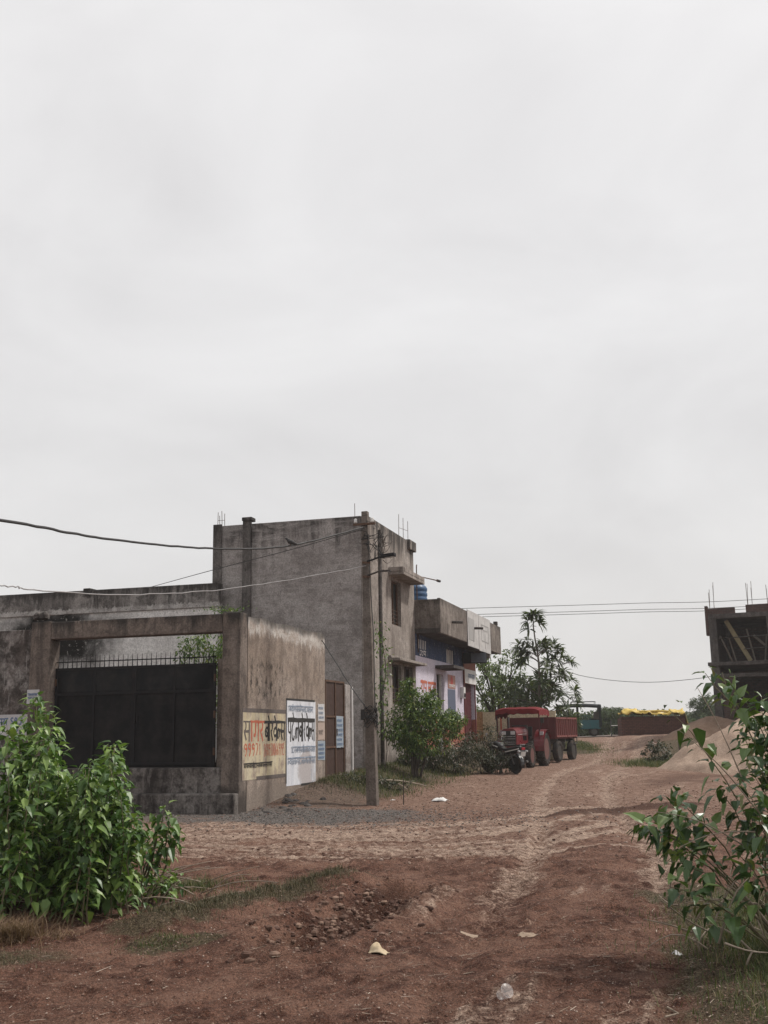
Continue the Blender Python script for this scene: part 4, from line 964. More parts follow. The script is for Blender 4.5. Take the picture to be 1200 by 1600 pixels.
# hood with rounded top, sloping nose
def hood(y0, y1, w, z0, zt0, zt1):
    prof = [(-1, 0), (-1, .72), (-.86, .9), (-.55, 1), (.55, 1), (.86, .9), (1, .72), (1, 0)]; mb = MB(); n = 7; vs = []
    for i in range(n):
        f = i / (n - 1); y = y0 + (y1 - y0) * f; zt = zt0 + (zt1 - zt0) * f; ww = w * (1 - .08 * f)
        for a, b in prof: vs.append((a * ww / 2, y, z0 + (zt - z0) * b))
    m_ = len(prof); mb.add(vs, [(i*m_+k, i*m_+k+1, (i+1)*m_+k+1, (i+1)*m_+k) for i in range(n-1) for k in range(m_-1)] + [tuple(range(m_)), tuple((n-1)*m_ + k for k in range(m_-1, -1, -1))]); return mb
hd = hood(.75, 2.42, .62, .84, 1.50, 1.40).build('hood', M_red, t, smooth=False, bevel=.02)
for s_ in (-1, 1):
    mb = MB()
    for k in range(7): mb.beam((s_*.311, 1.0 + k * .07, .98), (s_*.311, 1.0 + k * .07 + .03, 1.14), .012, .03, (s_, 0, 0))
    mb.build('hood_vent', M_blackpl, t)
    MB().beam((s_*.309, 1.0, 1.22), (s_*.293, 2.2, 1.20), .010, .035, (s_, 0, 0)).build('stripe', M_white, t)
    MB().tube([(s_*.2, 1.7, .8), (s_*.27, 1.4, .72), (s_*.26, 1.0, .66), (s_*.2, .6, .7)], .02, 6).build('hose', M_blackpl, t)
MB().box(-.27, .27, 2.40, 2.47, .80, 1.34).build('grille', M_blackpl, t, bevel=.015)
mb = MB()
for z in (1.13, 1.05, .93, .86): mb.beam((-.26, 2.48, z), (.26, 2.48, z), .018, .022)
mb.build('grille_strip', M_chrome, t)
for s_ in (-1, 1):
    h = MB().beam((s_*.09, 2.475, 1.26), (s_*.25, 2.475, 1.26), .03, .12).build('headlight', M_glass, t, bevel=.01)
MB().box(-.25, .25, 2.1, 2.50, .50, .78).build('front_weight', M_reddark, t, bevel=.02)
mb = MB(); mb.box(-.2, .2, .1, 2.1, .50, .84); mb.box(-.25, .25, -.35, .7, .45, .95); mb.box(-.17, .17, .8, 1.7, .42, .5); mb.build('engine_block', M_grey, t, bevel=.02)
mb = MB(); mb.tube([(-.6, 1.95, .46), (.6, 1.95, .46)], .06, 8); mb.tube([(-.62, 0, .64), (.62, 0, .64)], .10, 8); mb.build('axle', M_grey, t)
for s_ in (-1, 1):
    mb = MB(); pts = [(math.cos(g) * .74, .64 + math.sin(g) * .74) for g in np.linspace(R(-5), R(150), 12)]
    n = len(pts); vs = [(s_*.52, p[0], p[1]) for p in pts] + [(s_*.93, p[0], p[1]) for p in pts]
    mb.add(vs, [(i, i+1, n+i+1, n+i) for i in range(n-1)]); mb.add([(s_*.52, p[0], p[1]) for p in pts], [tuple(range(n))])
    mb.build('fender', M_red, t)
    MB().box(s_*.78 - .08, s_*.78 + .08, .42, .52, 1.16, 1.30).build('fender_lamp', M_glass, t, bevel=.01)
mb = MB(); mb.box(-.24, .24, -.28, .16, 1.02, 1.12); mb.beam((0, -.30, 1.1), (0, -.36, 1.5), .46, .08, (0, 1, 0)); mb.build('seat', M_blackpl, t, bevel=.03)
mb = MB(); c = Vector((0, .52, 1.42)); ring = [c + Vector((math.cos(g) * .2, math.sin(g) * .2 * .8, math.sin(g) * .11)) for g in np.linspace(0, 2*math.pi, 19)]
mb.tube(ring, .016, 6); mb.tube([c, (0, .72, 1.1)], .025, 6); mb.tube([ring[0], ring[9]], .012, 5); mb.tube([ring[5], ring[14]], .012, 5); mb.build('steering_wheel', M_blackpl, t)
mb = MB(); mb.tube([(.22, 1.5, 1.4), (.22, 1.5, 1.75), (.22, 1.46, 1.84)], .032, 8); mb.build('exhaust', M_grey, t)
mb = MB(); mb.box(-.30, .30, .62, .78, .84, 1.55); mb.build('dashboard', M_blackpl, t, bevel=.02)
for s_ in (-1, 1):
    for y in (-.55, .95): MB().tube([(s_*.80, y, 1.0), (s_*.82, y, 2.12)], .024, 6).build('canopy_post', M_reddark, t)
# cloth canopy: sagging sheet with drooping scalloped edge
mb = MB(); nx, ny = 13, 11; vs = []
for i in range(nx):
    for j in range(ny):
        a, b = i / (nx - 1) * 2 - 1, j / (ny - 1) * 2 - 1
        z = 2.24 - .05 * (1 - abs(a)) * abs(math.sin(b * 4)) - .10 * abs(a) ** 6 - .05 * abs(b) ** 6 + random.uniform(-.012, .012)
        vs.append((a * .86, .2 + b * .86, z))
F = [(i*ny+j, (i+1)*ny+j, (i+1)*ny+j+1, i*ny+j+1) for i in range(nx-1) for j in range(ny-1)]
mb.add(vs, F)
def skirt(edge, drop):
    n = len(edge); lo = [(p[0] * 1.01, p[1], p[2] - drop * (.75 + .4 * abs(math.sin(k * 1.1)))) for k, p in enumerate(edge)]
    mb.add(list(edge) + lo, [(k, k+1, n+k+1, n+k) for k in range(n-1)])
skirt([vs[i*ny + ny-1] for i in range(nx)], .17); skirt([vs[i*ny] for i in range(nx)], .17); skirt([vs[j] for j in range(ny)], .22); skirt([vs[(nx-1)*ny + j] for j in range(ny)], .30)
mb.build('canopy', M_redcloth, t)
mb = MB(); n = 6; vs = [(.85 + random.uniform(-.03, .03) , .98 - .05 * j + random.uniform(-.02, .02), 2.0 - .17 * i) for i in range(n) for j in range(4)]
mb.add(vs, [(i*4+j, i*4+j+1, (i+1)*4+j+1, (i+1)*4+j) for i in range(n-1) for j in range(3)]); mb.build('hanging_cloth', M_grey, t)
mb = MB(); mb.tube([(-.80, .98, 1.25), (-.94, 1.02, 1.62)], .012, 5); mb.beam((-.95, 1.02, 1.62), (-.96, 1.02, 1.82), .13, .03, (0, 1, 0)); mb.build('mirror', M_blackpl, t)
mb = MB(); mb.beam((-.35, .55, .62), (-.62, .55, .62), .3, .04); mb.beam((.35, .55, .62), (.62, .55, .62), .3, .04); mb.build('footboard', M_grey, t)

X1, Y1 = 6.62, 46.9
t = thing('farm_trailer', 'dark red ribbed four-wheel farm trailer behind the red tractor', 'trailer', (X1, Y1, gz(X1, Y1) - .03), R(180 - 25))
MB().box(-.95, .95, -1.6, 1.6, .93, 1.0).build('floor', M_reddark, t)
MB().box(-.95, .95, 1.56, 1.60, 1.003, 1.80).build('front_panel', M_reddark, t); MB().box(-.95, .95, -1.60, -1.56, 1.003, 1.80).build('tail_panel', M_reddark, t)
for s_ in (-1, 1):
    for a, b in ((.03, 1.555), (-1.555, -.03)):
        p = MB().box(s_*.95 - .02, s_*.95 + .02, a, b, 1.003, 1.80).build('side_panel', M_reddark, t)
        mb = MB()
        for k in range(6): y = a + .05 + (b - a - .1) * k / 5; mb.beam((s_*.985, y, 1.0), (s_*.985, y, 1.80), .03, .05, (1, 0, 0))
        for z in (1.76, 1.03): mb.beam((s_*.985, a, z), (s_*.985, b, z), .035, .07)
        mb.build('rib', M_redsunlit, p)
mb = MB(); mb.box(-.45, -.35, -1.5, 1.5, .72, .927); mb.box(.35, .45, -1.5, 1.5, .72, .927)
for y in (-1.2, 0, 1.2): mb.box(-.9, .9, y - .05, y + .05, .80, .926)
mb.build('chassis', M_grey, t)
mb = MB(); mb.beam((-.35, 1.5, .75), (0, 3.1, .62), .08, .1); mb.beam((.35, 1.5, .75), (0, 3.1, .62), .08, .1); mb.build('drawbar', M_grey, t)
mb = MB()
for y in (1.05, -1.05): mb.tube([(-.8, y, .44), (.8, y, .44)], .05, 8); mb.box(-.5, -.4, y - .3, y + .3, .5, .71); mb.box(.4, .5, y - .3, y + .3, .5, .71)
mb.build('axle', M_grey, t)
for y in (1.05, -1.05):
    for s_ in (-1, 1): wheel(t, (s_*.86, y, .43), .43, .24, .24, tread=0, rim=M_tyrerim)
mb = MB(); mb.tube([(-.98, -1.5, .98), (-.98, -1.5, .72), (-.98, -1.05, .72), (-.98, -1.05, .98)], .02, 6); mb.build('step', M_grey, t)

X2, Y2 = 4.16, 36.4
t = thing('motorcycle', 'black motorcycle with red tail parked by the scrub, seen from behind', 'motorcycle', (X2, Y2, gz(X2, Y2)), R(36))
for y, r in ((0, .30), (1.28, .30)):
    wheel(t, (0, y, r), r, .10, .21, 'wheel', 0, M_blackpl)
mb = MB()
for y in (0, 1.28):
    for k in range(3):
        g = 2 * math.pi * k / 3 + .5; mb.beam((0, y, .30), (0, y + math.cos(g) * .21, .30 + math.sin(g) * .21), .05, .06, (1, 0, 0))
mb.build('wheel_spokes', M_grey, t)
def loft(rings, n=12):
    mb = MB(); vs = []
    for y, z, w, h in rings:
        for k in range(n):
            g = 2 * math.pi * k / n; c, s_ = math.cos(g), math.sin(g)
            vs.append((w * math.copysign(abs(c) ** .7, c), y, z + h * math.copysign(abs(s_) ** .7, s_)))
    m_ = len(rings); mb.add(vs, [(i*n+k, i*n+(k+1) % n, (i+1)*n+(k+1) % n, (i+1)*n+k) for i in range(m_-1) for k in range(n)] + [tuple(range(n-1, -1, -1)), tuple((m_-1)*n+k for k in range(n))]); return mb
loft([(.62, .86, .08, .08), (.75, .90, .13, .11), (.92, .92, .14, .12), (1.05, .90, .10, .09), (1.1, .89, .05, .05)]).build('fuel_tank', M_blackpl, t, smooth=True)
loft([(-.28, .86, .06, .03), (-.15, .84, .10, .045), (.15, .80, .13, .05), (.4, .77, .13, .05), (.62, .80, .10, .05), (.70, .83, .05, .03)]).build('seat', M_blackpl, t, smooth=True)
loft([(-.38, .82, .03, .02), (-.25, .78, .08, .06), (0, .72, .10, .07), (.3, .68, .10, .08), (.5, .66, .06, .06)]).build('tail_cowl', M_blackpl, t, smooth=True)
mb = MB()
for s_ in (-1, 1): mb.beam((s_*.11, -.28, .80), (s_*.125, .35, .70), .02, .03); mb.beam((s_*.145, .7, .86), (s_*.14, 1.02, .94), .02, .035)
mb.build('stripe', M_white, t)  # white accents that also paint highlights along the tail and tank
mb = MB(); mb.tube([(-.1, -.10, .88), (-.1, -.36, .93), (.1, -.36, .93), (.1, -.10, .88)], .014, 6); mb.build('grab_rail', M_blackpl, t)
MB().box(-.07, .07, -.41, -.37, .76, .84).build('tail_light', paint("red_lens", (.35, .01, .02), .2, (.2, .02, .02), .2), t, bevel=.012)
mb = MB()
for s_ in (-1, 1): mb.lathe((s_*.17, -.36, .72), (0, 1, 0), [(0, -.05), (.03, -.04), (.035, .03), (0, .04)], 8); mb.beam((0, -.33, .73), (s_*.16, -.36, .72), .012, .012)
mb.build('indicator', M_glass, t)
mb = MB(); mb.beam((0, -.36, .56), (0, -.40, .70), .20, .01, (0, 1, 0)); mb.build('number_plate', M_white, t)
mb = MB(); pts = [(math.cos(g) * .36, .30 + math.sin(g) * .36) for g in np.linspace(R(60), R(200), 9)]; n = 9
mb.add([(-.07, p[0], p[1]) for p in pts] + [(.07, p[0], p[1]) for p in pts], [(i, i+1, n+i+1, n+i) for i in range(n-1)])
mb.build('mudguard', M_blackpl, t); mb = MB()
pts = [(1.28 + math.cos(g) * .345, .30 + math.sin(g) * .345) for g in np.linspace(R(20), R(150), 9)]
mb.add([(-.06, p[0], p[1]) for p in pts] + [(.06, p[0], p[1]) for p in pts], [(i, i+1, n+i+1, n+i) for i in range(n-1)])
mb.build('mudguard', M_blackpl, t)
mb = MB(); mb.box(-.12, .12, .5, .85, .32, .62); mb.tube([(0, .66, .62), (0, .66, .3)], .09, 8); mb.build('engine', M_grey, t, bevel=.03)
mb = MB(); mb.tube([(.12, .85, .4), (.15, .5, .25), (.16, -.2, .34), (.16, -.4, .40)], [.02, .025, .045, .045], 8); mb.build('exhaust', M_grey, t)
mb = MB(); mb.tube([(0, 1.12, .95), (0, .7, .85), (0, .5, .35), (0, 0, .30)], .025, 6); mb.tube([(-.07, 0, .30), (-.08, .15, .66)], .028, 6); mb.tube([(.07, 0, .30), (.08, .15, .66)], .028, 6); mb.build('frame', M_grey, t)
mb = MB(); mb.tube([(-.07, 1.28, .30), (-.07, 1.05, .98)], .022, 6); mb.tube([(.07, 1.28, .30), (.07, 1.05, .98)], .022, 6); mb.build('fork', M_grey, t)
mb = MB(); mb.tube([(-.36, .92, 1.05), (-.2, 1.0, 1.08), (0, 1.06, 1.02), (.2, 1.0, 1.08), (.36, .92, 1.05)], .014, 6); mb.build('handlebar', M_blackpl, t)
for s_ in (-1, 1):
    mb = MB(); mb.tube([(s_*.28, .97, 1.08), (s_*.34, 1.0, 1.22)], .008, 5); mb.lathe((s_*.35, .98, 1.27), (0, 1, .1), [(0, -.012), (.05, -.012), (.055, .012), (0, .015)], 10); mb.build('mirror', M_chrome, t)
loft([(1.08, .93, .08, .09), (1.18, .92, .10, .10), (1.24, .92, .08, .09)]).build('headlight', M_blackpl, t, smooth=True)
mb = MB(); mb.tube([(-.1, .55, .3), (-.25, .5, .02)], .012, 5); mb.build('kickstand', M_grey, t)

# three-wheeler on the cross road (nose to the left)
X3, Y3 = 11.55, 66.3
t = thing('auto_rickshaw', 'teal open-sided auto rickshaw with a dark roof on the far road', 'auto rickshaw', (X3, Y3, gz(X3, Y3) + .07), R(83))
M_teal = paint("teal_paint", (.02, .10, .115), .5, (.06, .06, .055), .45); M_roof = paint("dark_canvas_roof", (.012, .016, .018), .8, (.035, .035, .035), .4)
for x, y in ((-.52, -.75), (.52, -.75), (0, 1.25)): wheel(t, (x, y, .27), .27, .13, .16, 'wheel', 0, M_grey)
mb = MB(); mb.box(-.60, .60, -1.15, .1, .42, .95); mb.box(-.55, .55, .1, .75, .40, .56); mb.build('body', M_teal, t, bevel=.04)
loft([(.70, .70, .46, .30), (1.05, .72, .42, .32), (1.4, .68, .26, .26), (1.52, .64, .14, .16)]).build('front_cowl', M_teal, t, smooth=True)
mb = MB(); nx = 9; vs = []
for i in range(nx):
    a = i / (nx - 1) * 2 - 1
    for y in (-1.22, -.4, .4, 1.30): vs.append((a * .66, y, 1.92 - .10 * abs(a) ** 4 - (.06 if abs(y) > 1 else 0)))
mb.add(vs, [(i*4+j, (i+1)*4+j, (i+1)*4+j+1, i*4+j+1) for i in range(nx-1) for j in range(3)])
vs2 = [(v[0], v[1], v[2] - .10) for v in vs]; mb.add(vs2, [(i*4+j, i*4+j+1, (i+1)*4+j+1, (i+1)*4+j) for i in range(nx-1) for j in range(3)])
n = nx * 4
for e in ([i*4 for i in range(nx)], [i*4+3 for i in range(nx)], [0, 1, 2, 3], [(nx-1)*4 + j for j in range(4)]):
    mb.add([vs[k] for k in e] + [vs2[k] for k in e], [(k, k+1, len(e)+k+1, len(e)+k) for k in range(len(e)-1)])
mb.build('roof', M_roof, t)
mb = MB(); 
for y in (-.9, -.2, .5): mb.tube([(-.5, y, 1.9), (-.5, y, 2.03), (.5, y, 2.03), (.5, y, 1.9)], .015, 5)
for x in (-.5, .5): mb.tube([(x, -.9, 2.03), (x, .5, 2.03)], .015, 5)
mb.build('roof_rack', M_roof, t)
for x, y in ((-.58, -1.1), (.58, -1.1), (-.58, .15), (.58, .15), (-.45, 1.1), (.45, 1.1)): MB().beam((x, y, .5), (x, y + (.08 if y > 1 else 0), 1.85), .085, .085, (0, 1, 0)).build('post', M_roof, t)
mb = MB(); mb.box(-.60, .60, -1.22, -1.16, .55, 1.10); mb.box(-.6, -.45, -1.21, -1.17, 1.1, 1.82); mb.box(.45, .6, -1.21, -1.17, 1.1, 1.82); mb.box(-.6, .6, -1.21, -1.17, 1.45, 1.82); mb.build('rear_curtain', M_roof, t)
mb = MB(); mb.box(-.615, -.605, -1.15, -.75, 1.0, 1.42); mb.build('side_panel', M_concrete, t)
mb = MB(); mb.box(-.5, .5, -.95, -.55, .95, 1.05); mb.box(-.5, .5, -1.05, -.96, 1.0, 1.4); mb.box(-.3, .3, .2, .5, .56, .9); mb.build('seat', M_roof, t, bevel=.03)
mb = MB()
for k in range(5): mb.beam((-.62, -.55 + k * .11, .95), (-.62, -.55 + k * .11, 1.2), .02, .02, (0, 1, 0))
mb.beam((-.62, -.6, 1.2), (-.62, -.05, 1.2), .025, .025); mb.build('side_rail', M_teal, t)

# ================================================================== BRICK STACK AND TARPAULIN
X4, Y4 = 15.0, 62.2; zb = gz(X4, Y4) - .16
t = thing('brick_stack', 'long low stack of brown bricks beside the far road', 'brick stack', (X4, Y4, zb), -R(2))
MB().box(-1.85, 1.7, 0, 1.3, -.15, 1.12).build('courses', M_brick2, t)
mb = MB(); 
for k in range(33): mb.box(-1.84 + k * .107, -1.84 + k * .107 + .075, -.04, .6, 1.123, 1.20 + random.uniform(-.01, .01))
mb.build('top_course', M_brick2, t)
tp = thing('yellow_tarpaulin', 'crumpled yellow tarpaulin spread over the brick stack', 'tarpaulin', (X4, Y4, zb + 1.2), -R(2))
nx, ny = 46, 14; gx = np.linspace(-1.8, 2.15, nx); gy = np.linspace(-.04, 1.35, ny); TX, TY = np.meshgrid(gx, gy)
TZ = .05 + .75 * np.maximum(fbm(TX * 1.6 + 9, TY * 2, 5) - .36, 0) + .40 * np.maximum(fbm(TX * 4, TY * 4 + 5, 8) - .36, 0) + .10 * np.exp(-((TY - .5) / .4) ** 2)
TZ = np.where(TX > 1.72, TZ - (TX - 1.72) * 2.3, TZ) ; TZ = TZ - .10 * ss(.12, -.04, TY)
m_ = grid_mesh('sheet', np.where(TX > 1.72, 1.72 + (TX - 1.72) * .6, TX), TY, TZ, {}); m_.materials.append(paint("yellow_tarp", (.60, .43, .085), .5, (.36, .26, .09), .5, .4))
to = bpy.data.objects.new('sheet', m_); COL.objects.link(to); to.parent = tp
md = to.modifiers.new('thick', 'SOLIDIFY'); md.thickness = .012
mb = MB(); mb.tube([(-.8, .1, .26), (.3, .15, .29), (.9, .2, .25)], .06, 8); mb.build('rolled_edge', bpy.data.materials['yellow_tarp'], tp)
t = thing('pipe_barrier', 'thin pale pipe barrier beside the far road, left of the brick stack', 'barrier', (13.1, 65.0, gz(13.1, 65)))
MB().tube([(0, 0, -.1), (0, 0, .95)], .03, 6).build('post', M_grey, t); MB().tube([(0, 0, .62), (1.1, 0, .66)], .02, 6).build('rail', M_white, t)
pp = G(1054, 1190, .42); t = thing('wooden_post', 'short weathered wooden post in the grass left of the sand pile', 'post', (10.6, 40.5, gz(10.6, 40.5)))
MB().tube([(0, 0, -.2), (.02, 0, .6), (.0, .01, 1.25)], [.055, .05, .045], 8).build('shaft', bark("grey_wood", (.06, .05, .04), (.14, .12, .10)), t)

# ================================================================== VEGETATION
def vrand(rs): 
    v = Vector((rs.gauss(0, 1), rs.gauss(0, 1), rs.gauss(0, 1))); return v.normalized() if v.length > 1e-6 else Vector((0, 0, 1))
def leaf(mb, p, d, n, Lh, Wd, droop, t, seg=3, heart=False):
    """a folded, drooping leaf blade: midrib from p along d, upper side n"""
    d = d.normalized(); sd = d.cross(n); sd = sd.normalized() if sd.length > 1e-4 else d.orthogonal().normalized(); n = sd.cross(d)
    wp = [.0, .95, .62, 0] if heart else ([0, .8, .75, 0] if seg == 3 else [0, 1, 0])
    vs = []; q = Vector(p); dd = Vector(d)
    for i in range(seg + 1):
        w = wp[i] * Wd / 2; up = n * (w * .35)
        if i in (0, seg): vs += [q.copy()]
        else: vs += [q - sd * w + up, q.copy(), q + sd * w + up]
        if i < seg:
            st = Lh * (.22 if (heart and i == 0) else ((1 - .22) / (seg - 1) if heart else 1 / seg))
            q = q + dd * st; dd = (dd + Vector((0, 0, -droop / seg))).normalized()
    if seg == 3: fs = [(0, 2, 1), (0, 3, 2), (1, 2, 5, 4), (2, 3, 6, 5), (4, 5, 7), (5, 6, 7)]
    else: fs = [(0, 2, 1), (0, 3, 2), (1, 2, 4), (2, 3, 4)]
    mb.add(vs, fs, t)
def flat_leaf(mb, p, d, n, Lh, Wd, t):
    d = d.normalized(); s_ = d.cross(n); s_ = s_.normalized() if s_.length > 1e-4 else d.orthogonal()
    m_ = p + d * Lh * .5 - Vector((0, 0, .1 * Lh)); mb.add([p, m_ - s_ * Wd / 2, p + d * Lh - Vector((0, 0, .3 * Lh)), m_ + s_ * Wd / 2], [(0, 1, 2), (0, 2, 3)], t)
def curve(p0, p1, bow, n=10):
    p0, p1 = Vector(p0), Vector(p1); return [p0.lerp(p1, i / n) + Vector(bow) * math.sin(math.pi * i / n) for i in range(n + 1)]

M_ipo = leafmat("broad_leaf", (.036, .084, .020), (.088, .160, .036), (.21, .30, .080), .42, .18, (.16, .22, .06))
M_ipo2 = leafmat("broad_leaf_dark", (.026, .058, .018), (.052, .100, .028), (.135, .20, .055), .36, .15, (.14, .14, .05))  # darker leaf tones for the right-hand shrub
M_stem = bark("green_brown_stem", (.09, .085, .045), (.20, .17, .11)); M_twig = bark("dry_twig", (.20, .16, .12), (.36, .30, .24))
def stem_leaves(mb, pts, n, f0, Lh, rs, spread=.09, droop=1.1, dense_tip=True):
    m_ = len(pts) - 1
    for k in range(n):
        f = f0 + (1 - f0) * ((k + rs.random()) / n) ** (.75 if dense_tip else 1)
        a = min(int(f * m_), m_ - 1); q = pts[a].lerp(pts[a + 1], f * m_ - a); ax = (pts[a + 1] - pts[a]).normalized()
        g = k * 2.4 + rs.uniform(-.5, .5); o_ = ax.orthogonal().normalized(); o_ = Matrix.Rotation(g, 3, ax) @ o_
        o_ = (o_ + Vector((0, 0, .35)) + ax * .25).normalized()
        l = Lh * rs.uniform(.40, 1.25) * (1 if f < .93 else .75)
        pq = q + o_ * spread * rs.uniform(.4, 1.1)
        d = (o_ * .9 + Vector((rs.uniform(-.5, .5), rs.uniform(-.5, .5), -rs.uniform(-.2, 1.4)))).normalized()
        leaf(mb, pq, d, Vector((rs.uniform(-.4, .4), rs.uniform(-.4, .4), 1)) + o_ * .6, l, l * rs.uniform(.42, .68), droop * rs.uniform(.4, 1.3), rs.random(), 3, True)
def shrub(name, label, base, stems, Lh, mat, group=None, cat='shrub', r0=.016, nleaf=26, seed=1, f0=.22, flowers=None, spread=.09):
    rs = random.Random(seed); b = Vector(base); t = thing(name, label, cat, b, 0, group)
    st, lf = MB(), MB()
    for (s0, s1, bow, n) in stems:
        pts = curve(Vector(s0) - b, Vector(s1) - b, bow, 10); pts = [p + Vector((rs.gauss(0, .012), rs.gauss(0, .012), 0)) for p in pts]
        st.tube(pts, [r0 * (1 - .75 * i / 10) for i in range(11)], 6)
        stem_leaves(lf, pts, n or nleaf, f0, Lh, rs, spread)
    st.build('stem', M_stem, t, smooth=True); lf.build('foliage', mat, t, tint=True)
    return t
def at2(px, py, Y): return AT(px, py, Y)

# ---- left broad-leaved shrub
rs = random.Random(21); stems = []
tipz = [(-60, 1130), (-20, 1110), (5, 1125), (25, 1120), (40, 1140), (58, 1082), (66, 1090), (72, 1130), (85, 1150), (95, 1180), (105, 1200), (120, 1195), (135, 1190), (150, 1170), (168, 1158), (182, 1160), (175, 1185), (190, 1215), (200, 1255), (205, 1265), (195, 1290)]
for px, py in tipz:
    for k in range(2):
        Y = rs.uniform(9.9, 11.4); p = at2(px + rs.uniform(-10, 10), py + rs.uniform(0, 26) + 5, Y); b = (p.x + rs.uniform(-.25, .15), Y + rs.uniform(-.3, .3), 0)
        stems.append((b, p, (rs.uniform(-.12, .12), rs.uniform(-.1, .1), .05), int(26 + 34 * p.z)))
for k in range(92):
    px = rs.choice((rs.uniform(-110, 90), rs.gauss(40, 45), min(rs.gauss(155, 20), 180), rs.gauss(120, 25), rs.uniform(0, 175))); env = float(np.interp(px, [-110, 0, 40, 62, 90, 140, 175, 205], [1120, 1125, 1140, 1130, 1190, 1205, 1180, 1280])); py = rs.uniform(env + 15, 1400)
    Y = rs.uniform(9.8, 12.2); p = at2(px, py, Y)
    b = (p.x + rs.uniform(-.35, .05), Y + rs.uniform(-.2, .4), 0); stems.append((b, p, (rs.uniform(-.1, .1), rs.uniform(-.1, .1), .08), int(34 + 26 * max(p.z, .3))))
shrub('broadleaf_shrub', 'big leafy green shrub at the lower left covering part of the gate wall', (-3.3, 10.8, 0), stems, .135, M_ipo, seed=3, f0=.05, r0=.009)
st2 = []
for px, py, bx in ((258, 1262, 215), (250, 1290, 210), (268, 1280, 225), (240, 1310, 205), (275, 1300, 235)):
    Y = rs.uniform(10.9, 11.4); p = at2(px, py, Y); b = at2(bx, 1385, Y); st2.append(((b.x, Y, 0), p, (.02, 0, .05), 30))
b0 = Vector((-2.75, 11.1, 0)); shrub('shrub_sprout', 'single leaning leafy sprout to the right of the big left shrub', b0, st2, .145, M_ipo, seed=5, cat='shrub', f0=.35)
st2 = []
for px, py, bx in ((265, 1368, 240), (255, 1385, 225), (280, 1378, 250), (270, 1395, 240), (246, 1378, 225)):
    Y = rs.uniform(10.4, 10.9); p = at2(px, py, Y); b = at2(bx, 1415, Y); st2.append(((b.x, Y, 0), p, (.0, 0, .06), 14))
shrub('shrub_sprout', 'low drooping leafy sprig lying near the ground right of the big left shrub', (-2.25, 10.6, 0), st2, .11, M_ipo, seed=6, cat='shrub', f0=.3)

# ---- right broad-leaved shrub: long arching branches with hanging leaves
rs = random.Random(8); stems = []
def rb(px, py, Yt, bx, by, n, bow=(0, 0, .12)):
    stems.append((Vector((bx, by, 0)), at2(px, py, Yt), bow, n))
for a in ((1105, 1052, 8.1, 3.0, 8.4, 24, (.10, 0, .30)), (1125, 1050, 8.4, 3.1, 8.6, 24, (.05, 0, .2)), (1150, 1075, 8.2, 3.1, 8.3, 26, (.1, 0, .2)), (1045, 1108, 8.0, 3.0, 8.3, 22, (.12, 0, .02)),
          (998, 1298, 8.3, 2.95, 8.5, 30, (-.1, 0, .25)), (1010, 1292, 8.5, 2.9, 8.6, 24, (-.1, 0, .22)), (1040, 1265, 8.3, 2.9, 8.5, 28, (-.1, 0, .2)), (1055, 1250, 8.2, 2.9, 8.4, 26, (-.05, 0, .2)), (1055, 1330, 8.0, 2.85, 8.1, 22, (-.1, 0, .2)), (1040, 1345, 7.9, 2.85, 8.1, 20, (-.1, 0, .2)),
          (1045, 1385, 7.8, 2.75, 7.9, 16, (-.05, 0, .12)), (1065, 1400, 7.7, 2.7, 7.9, 16, (0, 0, .12)), (1075, 1435, 7.6, 2.7, 7.8, 14, (0, 0, .12)), (1125, 1230, 8.3, 2.95, 8.4, 22, (0, 0, .12)),
          (1195, 1090, 8.0, 3.15, 8.4, 44, (.05, 0, .1)), (1215, 1080, 8.2, 3.2, 8.5, 44, (.05, 0, .1)), (1180, 1130, 8.4, 3.15, 8.5, 40, (0, 0, .1)), (1165, 1150, 8.0, 3.1, 8.3, 36, (0, 0, .1)), (1190, 1110, 8.2, 3.2, 8.4, 40, (0, 0, .1))):
    rb(*a)
for k in range(24):
    px = rs.uniform(1145, 1310); env = float(np.interp(px, [1110, 1150, 1190, 1300], [1300, 1230, 1150, 1100])); py = rs.uniform(env, 1400); Y = rs.uniform(7.5, 9.2); p = at2(px, py, Y)
    stems.append((Vector((p.x + rs.uniform(.0, .35), Y + rs.uniform(-.2, .3), 0)), p, (rs.uniform(-.1, .1), 0, .1), int(8 + 9 * max(p.z, .4))))
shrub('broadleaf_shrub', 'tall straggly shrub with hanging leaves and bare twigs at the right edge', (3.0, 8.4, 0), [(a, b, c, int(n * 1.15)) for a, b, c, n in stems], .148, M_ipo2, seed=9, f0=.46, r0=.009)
tw = MB()
for k in range(60):
    a = Vector((rs.uniform(2.1, 3.6), rs.uniform(7.2, 9.0), rs.uniform(.0, .35))); b = a + Vector((rs.uniform(-.6, .4), rs.uniform(-.4, .4), rs.uniform(-.05, .45))); tw.tube(curve(a, b, (0, 0, rs.uniform(-.06, .1)), 5), [.008, .007, .006, .005, .004, .003], 5)
for q in (((1165, 1230), (1090, 1075)), ((1160, 1320), (1020, 1268)), ((1180, 1300), (1050, 1330)), ((1200, 1470), (1110, 1432)), ((1095, 1490), (1070, 1440)), ((1190, 1275), (1060, 1140))):
    a, b = at2(*q[0], 8.0), at2(*q[1], 7.9); tw.tube(curve(a, b, (0, 0, .05), 8), [.006 - .0005 * i for i in range(9)], 5)
tag(tw.build('dry_twigs', M_twig, None, smooth=True), 'tangle of pale bare twigs under the straggly right-hand shrub', 'twigs', kind='stuff')
tw = MB()
